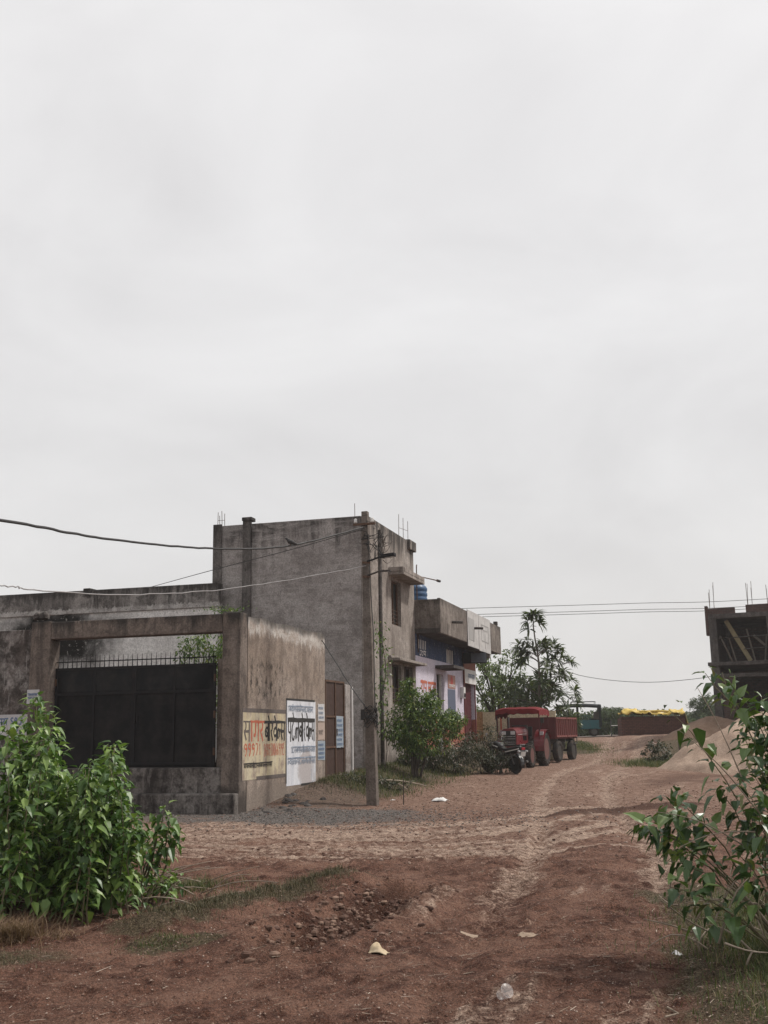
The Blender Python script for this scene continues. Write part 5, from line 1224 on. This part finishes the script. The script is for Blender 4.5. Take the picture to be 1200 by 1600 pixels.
for k in range(70):
    px, py = rs.uniform(60, 330), rs.uniform(1385, 1445); a = G(px, py); a.z = .02 + rs.uniform(0, .12); g = rs.uniform(-.5, .5); l = rs.uniform(.15, .8)
    b = a + Vector((math.cos(g) * l * rs.choice((-1, 1)), math.sin(g) * l, rs.uniform(-.02, .22))); b.z = max(b.z, .02); tw.tube(curve(a, b, (0, 0, rs.uniform(0, .08)), 5), [.007, .0065, .006, .005, .004, .003], 5)
tag(tw.build('dry_twigs', M_twig, None, smooth=True), 'scatter of pale fallen twigs at the foot of the big left shrub', 'twigs', kind='stuff')

# ---- grasses
def blades(mb, x, y, h, rs, w=.006, lean=.5, t=None, z=None):
    z = (gzf(x, y) if z is None else z) - .01; g = rs.uniform(0, 6.28); l = rs.uniform(.1, lean) * h; d = Vector((math.cos(g), math.sin(g), 0)); s_ = Vector((-d.y, d.x, 0)) * w / 2
    p = Vector((x, y, z)); m_ = p + Vector((0, 0, h * .6)) + d * l * .35; e = p + Vector((0, 0, h)) + d * l
    mb.add([p - s_, p + s_, m_ + s_ * .7, m_ - s_ * .7, e], [(0, 1, 2, 3), (3, 2, 4)], rs.random() if t is None else t)
def gzf(x, y): return float(ground_z(np.array([x]), np.array([y]))[0])
M_grass = leafmat("short_grass", (.035, .060, .016), (.070, .090, .026), (.15, .14, .06), .7, .2, (.26, .20, .12))
M_dry = leafmat("dry_grass", (.11, .065, .038), (.17, .105, .062), (.27, .185, .115), .8, .15, (.32, .24, .16))
M_weed = leafmat("dry_weed", (.035, .036, .016), (.075, .068, .034), (.15, .12, .07), .8, .1, (.24, .18, .12))
def patch(name, label, n, sampler, h, mat, w=.006, lean=.9, seed=1):
    rs = random.Random(seed); pts = np.array([sampler(rs) for _ in range(n)]); zz = ground_z(pts[:, 0], pts[:, 1]); mb = MB()
    for (x, y), z in zip(pts, zz): blades(mb, x, y, rs.uniform(*h), rs, w, lean, None, float(z))
    return tag(mb.build(name, mat, None, tint=True), label, 'grass', kind='stuff')
def around(line, r):
    def f(rs):
        k = rs.randrange(len(line) - 1); u = rs.random(); a, b = line[k], line[k + 1]; g, q = rs.uniform(0, 6.28), r * abs(rs.gauss(0, .5))
        return (a[0] + (b[0] - a[0]) * u + math.cos(g) * q, a[1] + (b[1] - a[1]) * u + math.sin(g) * q)
    return f
patch('grass', 'short trampled grass and weeds under the right-hand shrub', 9000, around([(2.35, 6.2), (2.7, 7.6), (2.75, 9), (3.3, 11)], .75), (.03, .11), M_grass, .006, 1.2, 1)
patch('grass', 'short green grass patch at the lower left edge of the track', 1500, around([(-3.6, 8.0), (-2.75, 8.6)], .4), (.015, .05), M_weed, .005, 1.2, 2)
patch('grass', 'dark weedy grass on the low earth ridge in the middle of the foreground', 4200, around([tuple(p) for p in BERM], .42), (.02, .08), M_weed, .006, 1.4, 3)
patch('grass', 'small pale green tuft left of the dug pit', 500, around([(-1.95, 8.9), (-1.6, 9.2)], .3), (.02, .05), M_grass, .005, 1.3, 4)
patch('grass', 'weeds and low grass around the foot of the left shrub', 4200, around([(-4.5, 11.2), (-3, 11.8), (-1.9, 12.2)], .7), (.03, .14), M_grass, .006, 1.2, 5)
patch('grass', 'dry brown grass at the lower left corner in front of the shrub', 2600, around([(-3.7, 9.0), (-3.25, 9.2), (-2.95, 9.35)], .33), (.05, .20), M_dry, .005, 3.2, 6)
patch('grass', 'matted pale straw lying around the dry grass at the lower left', 900, around([(-3.7, 9.0), (-2.6, 9.4)], .4), (.02, .06), M_dry, .006, 6.0, 26)
patch('grass', 'weedy strip along the walls and scrub beside the lane', 6500, lambda rs: tuple(W(rs.uniform(.15, 2.6) * (.4 + .6 * rs.random()), rs.uniform(4.6, 16))[:2]), (.04, .16), M_grass, .014, 1.2, 7)
patch('grass', 'dark weeds on the bank at the foot of the painted wall end', 2400, lambda rs: tuple(W(.1 + abs(rs.gauss(0, .7)), rs.gauss(5.3, .7))[:2]), (.03, .14), M_weed, .012, 1.3, 17)
patch('grass', 'green grass on the bank left of the sand pile', 9000, lambda rs: (rs.gauss(10.6, .8), rs.gauss(41.5, 1.2)), (.06, .28), M_grass, .014, 1.2, 8)
patch('grass', 'green verge behind the trailer', 3500, lambda rs: (rs.gauss(9.3, .5), rs.gauss(54.0, 1.8)), (.04, .16), M_grass, .016, 1.2, 9)

# ---- lime-like tree beside the pole
def crown_leaves(mb, c, rad, n, Lh, rs, seg=2, asp=.45, bias=.7, down=.3):
    for _ in range(n):
        v = vrand(rs); r = rs.random() ** (.33 * bias + .1); p = c + Vector((v.x * rad[0], v.y * rad[1], v.z * rad[2])) * r
        d = (v + vrand(rs) * .8 + Vector((0, 0, -down))).normalized(); l = Lh * rs.uniform(.6, 1.2)
        if seg == 2: flat_leaf(mb, p, d, vrand(rs) + Vector((0, 0, 1.2)), l, l * asp, rs.random())
        else: leaf(mb, p, d, vrand(rs) + Vector((0, 0, 1.2)), l, l * asp, .5, rs.random(), 3)
def tree(name, label, base, h, blobs, Lh, mat, mbark, seed, r0=.08, group=None, trunks=1, cat='tree', leaves=60, asp=.45, seg=2, flower=None):
    rs = random.Random(seed); b = Vector(base); t = thing(name, label, cat, b, 0, group); tb, lf = MB(), MB()
    forks = [Vector((rs.uniform(-.06, .06), rs.uniform(-.06, .06), 0)) * (trunks > 1) * 2 for _ in range(trunks)]
    for i, (c, rad, n) in enumerate(blobs):
        c = Vector(c); f = forks[i % trunks]; k = h * rs.uniform(.18, .35)
        top_ = Vector((c.x * .3, c.y * .3, min(k, c.z * .7)))
        tb.tube(curve(f - Vector((0, 0, .15)), top_, (0, 0, 0), 3), [r0, r0 * .9, r0 * .8, r0 * .7], 7)
        tb.tube(curve(top_, c + Vector((0, 0, rad[2] * .5)), (rs.uniform(-.1, .1), rs.uniform(-.1, .1), 0), 5), [r0 * .62 * (1 - .15 * j) for j in range(6)], 6)
        for q in range(5):
            e = c + Vector((vrand(rs).x * rad[0], vrand(rs).y * rad[1], vrand(rs).z * rad[2])) * .8; tb.tube(curve(top_.lerp(c, .6), e, (0, 0, .05), 4), [r0 * .25, r0 * .2, r0 * .15, r0 * .1, r0 * .06], 5)
        # leaf clumps inside the lobe
        for _ in range(max(1, n // leaves)):
            v = vrand(rs); r = rs.random() ** .4; cc = c + Vector((v.x * rad[0], v.y * rad[1], v.z * rad[2])) * r; rr = min(rad) * rs.uniform(.16, .34)
            crown_leaves(lf, cc, (rr, rr, rr * .8), leaves, Lh, rs, seg, asp)
    tb.build('trunk', mbark, t, smooth=True); lf.build('crown', mat, t, tint=True)
    return t
M_lime = leafmat("lime_leaf", (.030, .068, .014), (.070, .128, .024), (.17, .23, .05), .4, .22, (.24, .24, .05))
M_scrub = leafmat("scrub_leaf", (.020, .029, .013), (.042, .050, .022), (.10, .095, .06), .6, .15, (.42, .33, .31))
M_bark = bark("dark_bark", (.03, .025, .02), (.075, .06, .05)); M_barkpale = bark("pale_bark", (.10, .085, .07), (.20, .175, .15))
p = W(1.25, 10.0); z0 = gz(p.x, p.y)
tree('lime_tree', 'bushy bright green small tree standing just right of the power pole', (p.x, p.y, z0), 3.0,
     [((-.35, 0, 1.35), (.6, .6, .65), 2400), ((.05, .2, 2.0), (.65, .65, .65), 3300), ((.65, -.1, 1.6), (.65, .6, .5), 2300), ((1.15, .2, 1.6), (.45, .5, .45), 1200), ((-.15, 0, 2.6), (.3, .35, .35), 700), ((.5, .2, 2.3), (.35, .4, .35), 700), ((.3, -.2, 1.05), (.8, .6, .4), 1900), ((-.05, .1, 1.0), (.5, .5, .4), 500)],
     .10, M_lime, M_bark, 4, .045, trunks=4, leaves=24)
v0 = W(.2, 9.5); t = thing('wall_vine', 'thin creeper climbing the tall building beside the pole', 'vine', (v0.x + .25, v0.y - .3, gz(v0.x, v0.y)))
rs = random.Random(5); mb, lf = MB(), MB(); pts = [Vector((.08 * math.sin(k * .7), -.05 + .04 * math.cos(k), k * .26)) for k in range(18)]
mb.tube(pts, .012, 5); mb.build('stem', M_bark, t)
for k in range(260):
    f = rs.uniform(4, 17); q = pts[int(f)] + Vector((rs.gauss(0, .12), rs.gauss(0, .08), rs.uniform(-.2, .2))); flat_leaf(lf, q, vrand(rs) + Vector((0, 0, -.5)), vrand(rs), .11, .05, rs.random())
lf.build('foliage', M_lime, t, tint=True)
# dead creeper at the top of the drain pipe
t = thing('dead_creeper', 'bare dead creeper clinging to the top of the drain pipe on the tall building', 'vine', W(.25, 10.4, 6.9), -YAW); mb = MB()
for k in range(12):
    a = Vector((0, 0, rs.uniform(0, .7))); b = a + Vector((rs.uniform(.0, .15), rs.uniform(-.9, 1.1), rs.uniform(.0, .5))); mb.tube(curve(a, b, (0, 0, rs.uniform(-.15, .15)), 6), [.014 - .0016 * i for i in range(7)], 5)
mb.build('branch', M_bark, t)
# scrub
for i, (px, w_, h_, Yv, lb) in enumerate(((668, .9, 1.05, 35.6, 'low dark scrub bush nearest the lime tree'), (705, .95, 1.4, 36.4, 'dark scrub bush with pale seed heads, in the middle of the row of scrub'), (742, .8, 1.75, 37.0, 'tallest dry-flowered scrub bush, left of the motorcycle'), (768, .55, .8, 36.9, 'small scrub bush touching the front of the motorcycle'), (640, .6, .6, 35.0, 'smallest scrub bush, at the foot of the lime tree'))):
    X = (px - 600) / 1700 * Yv * 1.01; z0 = gz(X, Yv)
    tree('scrub_bush', lb, (X, Yv, z0), h_, [((0, 0, h_ * .42), (w_, .7, h_ * .42), 1500), ((w_ * .4, 0, h_ * .6), (w_ * .5, .5, h_ * .36), 600), ((-w_ * .4, .1, h_ * .5), (w_ * .5, .5, h_ * .36), 500)], .085, M_scrub, M_bark, 60 + i, .018, 'scrub along the shop wall', 4, 'bush', 22)
p = W(-2.2, 3.2); tree('courtyard_shrub', 'green leafy shrub seen through the gate opening behind the spikes', (p.x, p.y, 0), 4.4, [((-.1, 0, 3.75), (.75, .7, .6), 1500), ((.45, 0, 3.3), (.6, .6, .6), 900), ((0, 0, 2.4), (.7, .7, .8), 700)], .10, M_lime, M_bark, 71, .05, None, 2, 'shrub', 26)
p = W(1.5, 5.9)
for i, (dx, dy, lb) in enumerate(((0, 0, 'low dark weed clump at the end of the painted wall'), (.8, .7, 'low weed clump in front of the brown door and post'))):
    q = (p.x + dx - .6, p.y + dy, gz(p.x + dx - .6, p.y + dy)); tree('weed_clump', lb, q, .4, [((0, 0, .16), (.62, .35, .18), 700)], .07, M_scrub, M_bark, 80 + i, .01, None, 5, 'weeds', 20)
p = W(-.35, .15, 4.3)
wl = MB(); rs = random.Random(3)
for k in range(130): flat_leaf(wl, p + Vector((rs.gauss(-.05, .25), rs.gauss(0, .06), .03 + abs(rs.gauss(0, .05)))), vrand(rs) + Vector((0, 0, .8)), vrand(rs), .09, .03, rs.random())
tag(wl.build('wall_weed', M_lime, None, tint=True), 'tuft of small weeds growing on top of the gate pillar corner', 'weeds', kind='stuff')

# ---- tall tree with whorls of long leaves
M_whorl = leafmat("long_leaf", (.026, .045, .016), (.048, .072, .022), (.085, .11, .035), .45, .25)
M_round = leafmat("round_leaf", (.045, .075, .024), (.085, .125, .038), (.16, .20, .065), .5, .35)
M_far = leafmat("far_leaf", (.030, .052, .020), (.050, .078, .030), (.080, .105, .04), .7, .2)
X5, Y5 = 7.05, 50.0; z5 = gz(X5, Y5); t = thing('whorled_tree', 'slender tall tree with whorls of long drooping leaves behind the trailer', 'tree', (X5, Y5, z5))
rs = random.Random(17); tb, lf = MB(), MB()
Hh = 7.05 - z5; tk = [Vector((-.25 * (k / 12) ** 1.2 + .05 * math.sin(k), .0, Hh * k / 12 * .97)) for k in range(13)]
tb.tube(tk, [.085 * (1 - .06 * k) for k in range(13)], 8)
def rosette(c, ax, n, Lh):
    """compound leaves radiating from a branch end, each a stalk with paired long leaflets"""
    ax = Vector(ax).normalized()
    for k in range(n):
        g = 2.4 * k + rs.uniform(-.3, .3); o_ = Matrix.Rotation(g, 3, ax) @ ax.orthogonal().normalized(); el = rs.uniform(-.15, .9)
        d = (o_ + ax * el).normalized(); l = Lh * rs.uniform(.75, 1.15)
        leaf(lf, c, d, ax + Vector((0, 0, .8)), l, l * rs.uniform(.20, .32), rs.uniform(.5, 1.3), rs.random(), 3)
        if rs.random() < .6:
            q = c + d * l * .35; d2 = (d + vrand(rs) * .55 + Vector((0, 0, -.3))).normalized(); leaf(lf, q, d2, ax, l * .7, l * .12, 1.0, rs.random(), 3)
rosette(tk[-1], (0, 0, 1), 34, .66); rosette(tk[-1] + Vector((-.25, 0, -.25)), (-.6, 0, .6), 20, .6); rosette(tk[-1] + Vector((.25, .1, -.35)), (.7, 0, .4), 20, .6); rosette(tk[-2] + Vector((-.2, 0, -.1)), (-.5, -.4, .3), 10, .5)
for zf, ang, ln in ((.70, 180, 1.35), (.72, 5, 1.2), (.74, 190, .7), (.76, -20, .6), (.70, 40, .8), (.66, 172, 1.0), (.64, 10, 1.6), (.62, -10, 1.1), (.66, 150, .9), (.56, -5, 2.05), (.50, 15, 1.6), (.58, 200, 1.3), (.44, -20, 2.1), (.42, 170, 1.5), (.36, 10, 2.35), (.34, -40, 1.4), (.33, 190, 1.7), (.28, 0, 2.3), (.50, 90, 1.2), (.44, -90, 1.3), (.40, 45, 1.5), (.26, -30, 1.6), (.24, 165, 1.3), (.56, -70, 1.0), (.30, -100, 1.1), (.19, 20, 2.1), (.17, 180, 1.4)):
    a = R(ang); ln *= .70; k = zf * 12; b = tk[int(k)].lerp(tk[min(int(k) + 1, 12)], k - int(k)); e = b + Vector((math.cos(a) * ln, math.sin(a) * ln, ln * rs.uniform(.28, .5)))
    tb.tube(curve(b, e, (0, 0, .1), 5), [.03, .026, .022, .018, .014, .01], 6); rosette(e, (e - b) + Vector((0, 0, .8)), 15, .56)
    for f in (.62, .8):
        q = b.lerp(e, f) + Vector((0, 0, .08)); e2 = q + Vector((rs.uniform(-.35, .35), rs.uniform(-.35, .35), rs.uniform(-.1, .4))); tb.tube([q, e2], .012, 5); rosette(e2, (e2 - q) + Vector((0, 0, .3)), 8, .48)
tb.build('trunk', M_barkpale, t, smooth=True); lf.build('crown', M_whorl, t, tint=True)

def far_tree(name, label, px, Y, h, w, n, seed, mat=None, Lh=.22, trunk=.09, group=None, lob=6, zc=.55, leaves=24, cat='tree'):
    rs = random.Random(seed); X = (px - 600) / 1700 * Y * 1.015; z0 = gz(X, Y); bl = []
    for k in range(lob):
        g = 2.4 * k; q = rs.uniform(.1, .62); zz = h * rs.uniform(zc - .22, zc + .22)
        bl.append(((math.cos(g) * w * q, math.sin(g) * w * q, zz), (w * rs.uniform(.32, .5), w * rs.uniform(.32, .5), h * rs.uniform(.14, .24)), n // lob))
    return tree(name, label, (X, Y, z0), h, bl, Lh, mat or M_far, M_bark, seed, trunk, group, 1, cat, leaves, .5)
far_tree('broadleaf_tree', 'round-leaved airy tree between the shop and the tall slender tree', 768, 55, 4.6, 2.0, 4000, 5, M_round, .17, .10, lob=13, zc=.66)
far_tree('broadleaf_tree', 'darker leafy tree just left of the slender trunk, above the yellow wall', 812, 53, 3.6, 1.5, 2400, 6, M_whorl, .22, .08, lob=10, zc=.62)
far_tree('leafy_bush', 'dark bush under the slender tall tree, above the trailer', 862, 56, 2.2, 1.5, 2600, 7, M_whorl, .2, .05, lob=6, zc=.6, cat='bush')
far_tree('leafy_bush', 'bush behind the yellow wall at its left end', 752, 58, 1.9, 1.6, 1800, 8, M_round, .2, .05, lob=6, zc=.6, cat='bush')
G_ = 'trees beyond the far road'
for i, (px, Y, h, w, n, lb) in enumerate(((918, 82, 2.7, 2.3, 2200, 'hazy green tree seen through the open auto rickshaw'), (948, 86, 3.5, 2.4, 2600, 'hazy bushy tree beyond the road right of the auto rickshaw'), (972, 90, 3.6, 1.8, 2000, 'narrow hazy tree beyond the left end of the brick stack'), (998, 95, 3.4, 2.6, 2200, 'low wide hazy tree rising above the brick stack'), (1030, 100, 3.2, 2.6, 2000, 'low hazy tree behind the middle of the yellow tarpaulin'), (1080, 96, 4.6, 2.0, 2600, 'round-topped lone hazy tree right of the yellow tarpaulin'), (1100, 92, 2.6, 2.4, 1800, 'low hazy bush left of the unfinished building'), (1060, 88, 2.4, 2.4, 1600, 'low hazy bush behind the right end of the brick stack'), (885, 88, 3.0, 2.6, 2200, 'hazy tree behind the front of the auto rickshaw'), (850, 92, 3.2, 3.0, 2200, 'hazy tree low behind the slender tall tree'), (1130, 105, 3.2, 3.2, 1500, 'hazy tree hidden mostly by the unfinished building'))):
    far_tree('distant_tree', lb, px, Y, h * .98, w * 1.15, n * 4, 200 + i, M_far, .17, .09, G_, lob=9, zc=.52)
# far-off belt of trees that reads as one mass
mb = MB(); rs = random.Random(77)
for k in range(520):
    X = rs.uniform(-60, 130); Y = rs.uniform(150, 260); hh = rs.uniform(3.4, 5.2); zb = gz(X, Y) - .3
    for q in range(70):
        v = vrand(rs); pnt = Vector((X, Y, zb + hh * .5)) + Vector((v.x * 3.2, v.y * 2, v.z * hh * .5)); flat_leaf(mb, pnt, vrand(rs), vrand(rs), .6, .4, rs.random())
tag(mb.build('distant_woodland', M_far, None, tint=True), 'pale hazy belt of woodland along the horizon', 'woodland', kind='stuff')
# small plant by the post
p = (10.1, 41.6); tree('leafy_bush', 'small dark bush on the grassy bank beside the wooden post', (*p, gz(*p)), .9, [((0, 0, .45), (.5, .4, .4), 700), ((-.3, 0, .6), (.3, .3, .3), 200)], .12, M_scrub, M_bark, 91, .02, None, 3, 'bush', 22)

# ================================================================== LITTER, STONES, STRAW
def onground(px, py):
    p = G(px, py); 
    for _ in range(6): p = G(px, py, gzf(p.x, p.y))
    return p
def crumple(name, label, px, py, sx_, sy_, h, mat, seed, cat='litter', rz=0):
    p = onground(px, py); rs = np.random.default_rng(seed); n = 12; g = np.linspace(-1, 1, n); X, Y = np.meshgrid(g, g)
    Z = h * (fbm(X * 1.6 + seed, Y * 1.6, seed, 4, .6)) * (1.15 - .8 * np.hypot(X, Y).clip(0, 1.3)); Z = np.maximum(Z, .004)
    X = X * sx_ / 2 * (1 + .25 * (fbm(Y * 2, X * 0, seed + 3) - .5)); Y = Y * sy_ / 2 * (1 + .5 * (fbm(X * 5, Y * 0 + 3, seed + 4) - .5))
    wx, wy = p.x + X * math.cos(rz) - Y * math.sin(rz), p.y + X * math.sin(rz) + Y * math.cos(rz); Z = Z + ground_z(wx, wy) - p.z
    m_ = grid_mesh(name, X, Y, Z, {}); m_.materials.append(mat); o = bpy.data.objects.new(name, m_); COL.objects.link(o); o.location = p; o.rotation_euler = (0, 0, rz)
    md = o.modifiers.new('thick', 'SOLIDIFY'); md.thickness = .003; return tag(o, label, cat)
M_yellowpaper = paint("stained_packet", (.46, .36, .23), .7, (.42, .36, .28), .5)
M_tansoil = paint("dusty_soil", (.30, .225, .165), .9, (.24, .17, .13), .6)  # for the thin sheets added as patches of pale soil on the track
crumple('crumpled_packet', 'crumpled pale yellow packet lying beside the dug pit in the foreground', 592, 1482, .14, .11, .075, M_yellowpaper, 3, rz=-.3)
crumple('plastic_bag', 'white plastic bag lying on the ground near the lane beyond the pole', 688, 1252, .38, .3, .16, M_white, 5, rz=-.4)
crumple('paper_or_soil_scrap', 'small cream scrap of paper on the grass edge under the right shrub', 1056, 1493, .10, .07, .03, M_paper, 7)
crumple('paper_or_soil_scrap', 'small white scrap on the ground near the wooden pole base', 614, 1252, .12, .1, .04, M_white, 9)
crumple('paper_or_soil_scrap', 'flat tan patch of pale dusty soil in the middle of the dirt track', 733, 1452, .15, .06, .02, M_tansoil, 11)
crumple('paper_or_soil_scrap', 'flat tan strip of pale dusty soil to the right of the middle of the track', 826, 1464, .17, .05, .015, M_tansoil, 12)
p = onground(786, 1562); t = thing('plastic_cup', 'squashed clear plastic cup lying in the foreground dirt', 'cup', p + Vector((0, 0, .035)))
def clearmat():
    m = NT("clear_plastic"); m.done((.75, .73, .72), .25, .5); m.b.inputs['Alpha'].default_value = .16; return m.m
mc = clearmat()
cup = MB().lathe((0, 0, 0), (.5, -.7, .5), [(.028, -.03), (.030, -.028), (.041, .045), (.044, .047), (.041, .049)], 20).build('wall', mc, t, smooth=True)
MB().lathe((0, 0, 0), (.5, -.7, .5), [(.041, .045), (.0440, .046), (.0440, .049), (.041, .049)], 20, closed=True).build('rim', mc, t)
# bent twig, lower right
p = onground(1052, 1588); t = MB().tube([p + Vector((-.06, -.05, .01)), p + Vector((.03, .0, .015)), p + Vector((-.01, .09, .03))], .006, 6).build('bent_twig', M_twig, None); tag(t, 'pale bent twig lying in the lower right corner of the track', 'twig')
def stones(name, label, n, sampler, r, mat, seed, flat=.6, full=False):
    rs = random.Random(seed); pts = np.array([sampler(rs) for _ in range(n)]); zz = ground_z(pts[:, 0], pts[:, 1]); mb = MB()
    for (x, y), z in zip(pts, zz):
        q = rs.uniform(*r)
        if full:
            a0 = rs.uniform(0, 6.28); k6 = [a0 + k * 1.047 + rs.uniform(-.25, .25) for k in range(6)]; el = rs.uniform(.55, 1); ca_, sa_ = math.cos(a0), math.sin(a0)
            ring = lambda s_, h, sl: [(x + q * s_ * rs.uniform(.75, 1.1) * (math.cos(g) * ca_ - el * math.sin(g) * sa_), y + q * s_ * rs.uniform(.75, 1.1) * (math.cos(g) * sa_ + el * math.sin(g) * ca_), z + q * h * rs.uniform(.8, 1.2)) for g in k6]
            vs = ring(.95, -.3, 0) + ring(1, flat * .35, 0) + ring(.62, flat * .8, 0) + [(x, y, z + q * flat * .85)]
            mb.add(vs, [(k, (k+1) % 6, (k+1) % 6 + 6, k + 6) for k in range(6)] + [(k + 6, (k+1) % 6 + 6, (k+1) % 6 + 12, k + 12) for k in range(6)] + [(k + 12, (k+1) % 6 + 12, 18) for k in range(6)], rs.random()); continue
        vs = [(x + q * rs.uniform(.6, 1.1) * math.cos(g), y + q * rs.uniform(.6, 1.1) * math.sin(g), z - q * .2) for g in (0, 1.57, 3.14, 4.71)] + [(x + rs.uniform(-.3, .3) * q, y + rs.uniform(-.3, .3) * q, z + q * flat)]
        mb.add(vs, [(0, 1, 4), (1, 2, 4), (2, 3, 4), (3, 0, 4)], rs.random())
    return tag(mb.build(name, mat, None, tint=True), label, 'stones', kind='stuff')
def stonemat(name, stops):
    m = NT(name); t = m.attr('tint'); n = m.noise(60, 3, .6); return m.done(m.mix(.5, m.ramp(t, stops), m.ramp(n, [(.3, .7), (.7, 1.2)]), 'MULTIPLY'), .9, .2)
M_peb = stonemat("pebbles", [(0, (.07, .035, .026)), (.55, (.15, .085, .063)), (.85, (.25, .17, .13)), (1, (.34, .27, .225))])
M_clod = stonemat("clods", [(0, (.06, .032, .024)), (.7, (.12, .07, .054)), (1, (.20, .13, .10))])
M_crust = stonemat("crust", [(0, (.10, .058, .043)), (1, (.235, .155, .115))])
M_gravel = stonemat("gravel", [(0, (.045, .04, .038)), (.7, (.12, .108, .10)), (1, (.25, .23, .215))])
stones('pebbles', 'loose reddish pebbles and clods over the foreground track', 42000, lambda rs: (lambda y: (rs.uniform(-.40, .40) * y, y))(5.6 + 10 * rs.random() ** 1.2), (.003, .012), M_peb, 1)
stones('clods', 'broken reddish clods of earth around the dug pit', 900, around([tuple(p) for p in PIT], .7), (.006, .035), M_clod, 5, .6, True)
stones('clods', 'pale crumbled crust slabs along the edge of the dug pit', 170, around([(p[0] - .28, p[1] - .15) for p in PIT], .40), (.012, .055), M_crust, 15, .5, True)
stones('gravel', 'grey gravel spread in front of the painted wall and the pole', 4500, lambda rs: tuple(W(rs.gauss(2.4, 2.3), rs.gauss(-.5, 1.5))[:2]), (.008, .024), M_gravel, 2, .6, True)
stones('pebbles', 'scattered stones along the middle of the lane', 3500, lambda rs: (lambda y: (rs.uniform(-4, 8), y))(rs.uniform(14, 34)), (.008, .03), M_peb, 3, .6, True)
sw = MB(); rs = random.Random(31); spts = np.array([(lambda y: (rs.uniform(-.4, .4) * y, y))(5.8 + 10 * rs.random() ** 1.2) for _ in range(1100)]); sz = ground_z(spts[:, 0], spts[:, 1])
for (x, y), z in zip(spts, sz):
    g = rs.gauss(0, .6); l = rs.uniform(.02, .10) * (1.5 if rs.random() < .1 else 1); d = Vector((math.cos(g) * l, math.sin(g) * l, rs.uniform(-.005, .02))); s_ = Vector((-d.y, d.x, 0)).normalized() * rs.uniform(.002, .0045); p = Vector((x, y, z + .012))
    sw.add([p - s_, p + d - s_ * .5, p + d + s_ * .5, p + s_], [(0, 1, 2, 3)], rs.random())
M_straw = stonemat("straw", [(0, (.14, .10, .07)), (.6, (.30, .235, .175)), (1, (.52, .45, .37))])
tag(sw.build('straw_bits', M_straw, None, tint=True), 'bits of straw and dry leaf scattered on the dirt track', 'straw', kind='stuff')
rb_ = MB(); rs = random.Random(41)
for k in range(26):
    q = W(rs.uniform(.05, .9) , rs.uniform(-.3, 3.2)); q.z = gzf(q.x, q.y); s_ = rs.uniform(.04, .12)
    rb_.lathe(q, (rs.uniform(-.4, .4), rs.uniform(-.4, .4), 1), [(0, -s_*.4), (s_, -s_*.3), (s_*.9, s_*.2), (s_*.3, s_*.45), (0, s_*.45)], 6)
tag(rb_.build('rubble', M_concrete, None), 'broken plaster rubble along the foot of the painted wall', 'rubble', kind='stuff')
for k, (a, b, lb) in enumerate((((1.0, 6.6), (2.3, 7.2), 'pale broken branch lying between the weeds and the power pole'), ((1.3, 7.1), (2.0, 6.3), 'short pale stick lying across the weeds by the brown door'))):
    A_, B_ = W(*a), W(*b); A_.z, B_.z = gzf(A_.x, A_.y) + .06, gzf(B_.x, B_.y) + .12
    tag(MB().tube(curve(A_, B_, (0, 0, .06), 6), [.03, .03, .028, .025, .02, .018, .012], 6).build('fallen_branch', M_twig, None), lb, 'branch')
p = W(2.7, 3.4); p.z = gzf(p.x, p.y); t = thing('dry_sapling', 'thin bare sapling standing just right of the pole base', 'sapling', p)
mb = MB(); mb.tube([(0, 0, -.05), (.01, 0, .4), (0, 0, .75)], [.014, .012, .008], 5); mb.tube([(.01, 0, .3), (-.09, 0, .42)], .006, 5); mb.tube([(.01, 0, .45), (.08, 0, .58)], .006, 5); mb.build('stem', M_bark, t)

# ================================================================== HAZE
hb = MB().box(-2600, 2600, -120, 2600, -4, 22).build('haze', None or bpy.data.materials.new('haze_air'), None)
hm_ = bpy.data.materials['haze_air']; hm_.use_nodes = True; nt = hm_.node_tree; nt.nodes.clear()
ou = nt.nodes.new('ShaderNodeOutputMaterial'); pv = nt.nodes.new('ShaderNodeVolumePrincipled')
pv.inputs['Color'].default_value = (.985, .99, 1.0, 1); pv.inputs['Density'].default_value = .0005; pv.inputs['Anisotropy'].default_value = .2
nt.links.new(pv.outputs['Volume'], ou.inputs['Volume'])
hb['kind'] = 'stuff'; hb['label'] = 'pale even haze in the air over the whole place'; hb['category'] = 'haze'
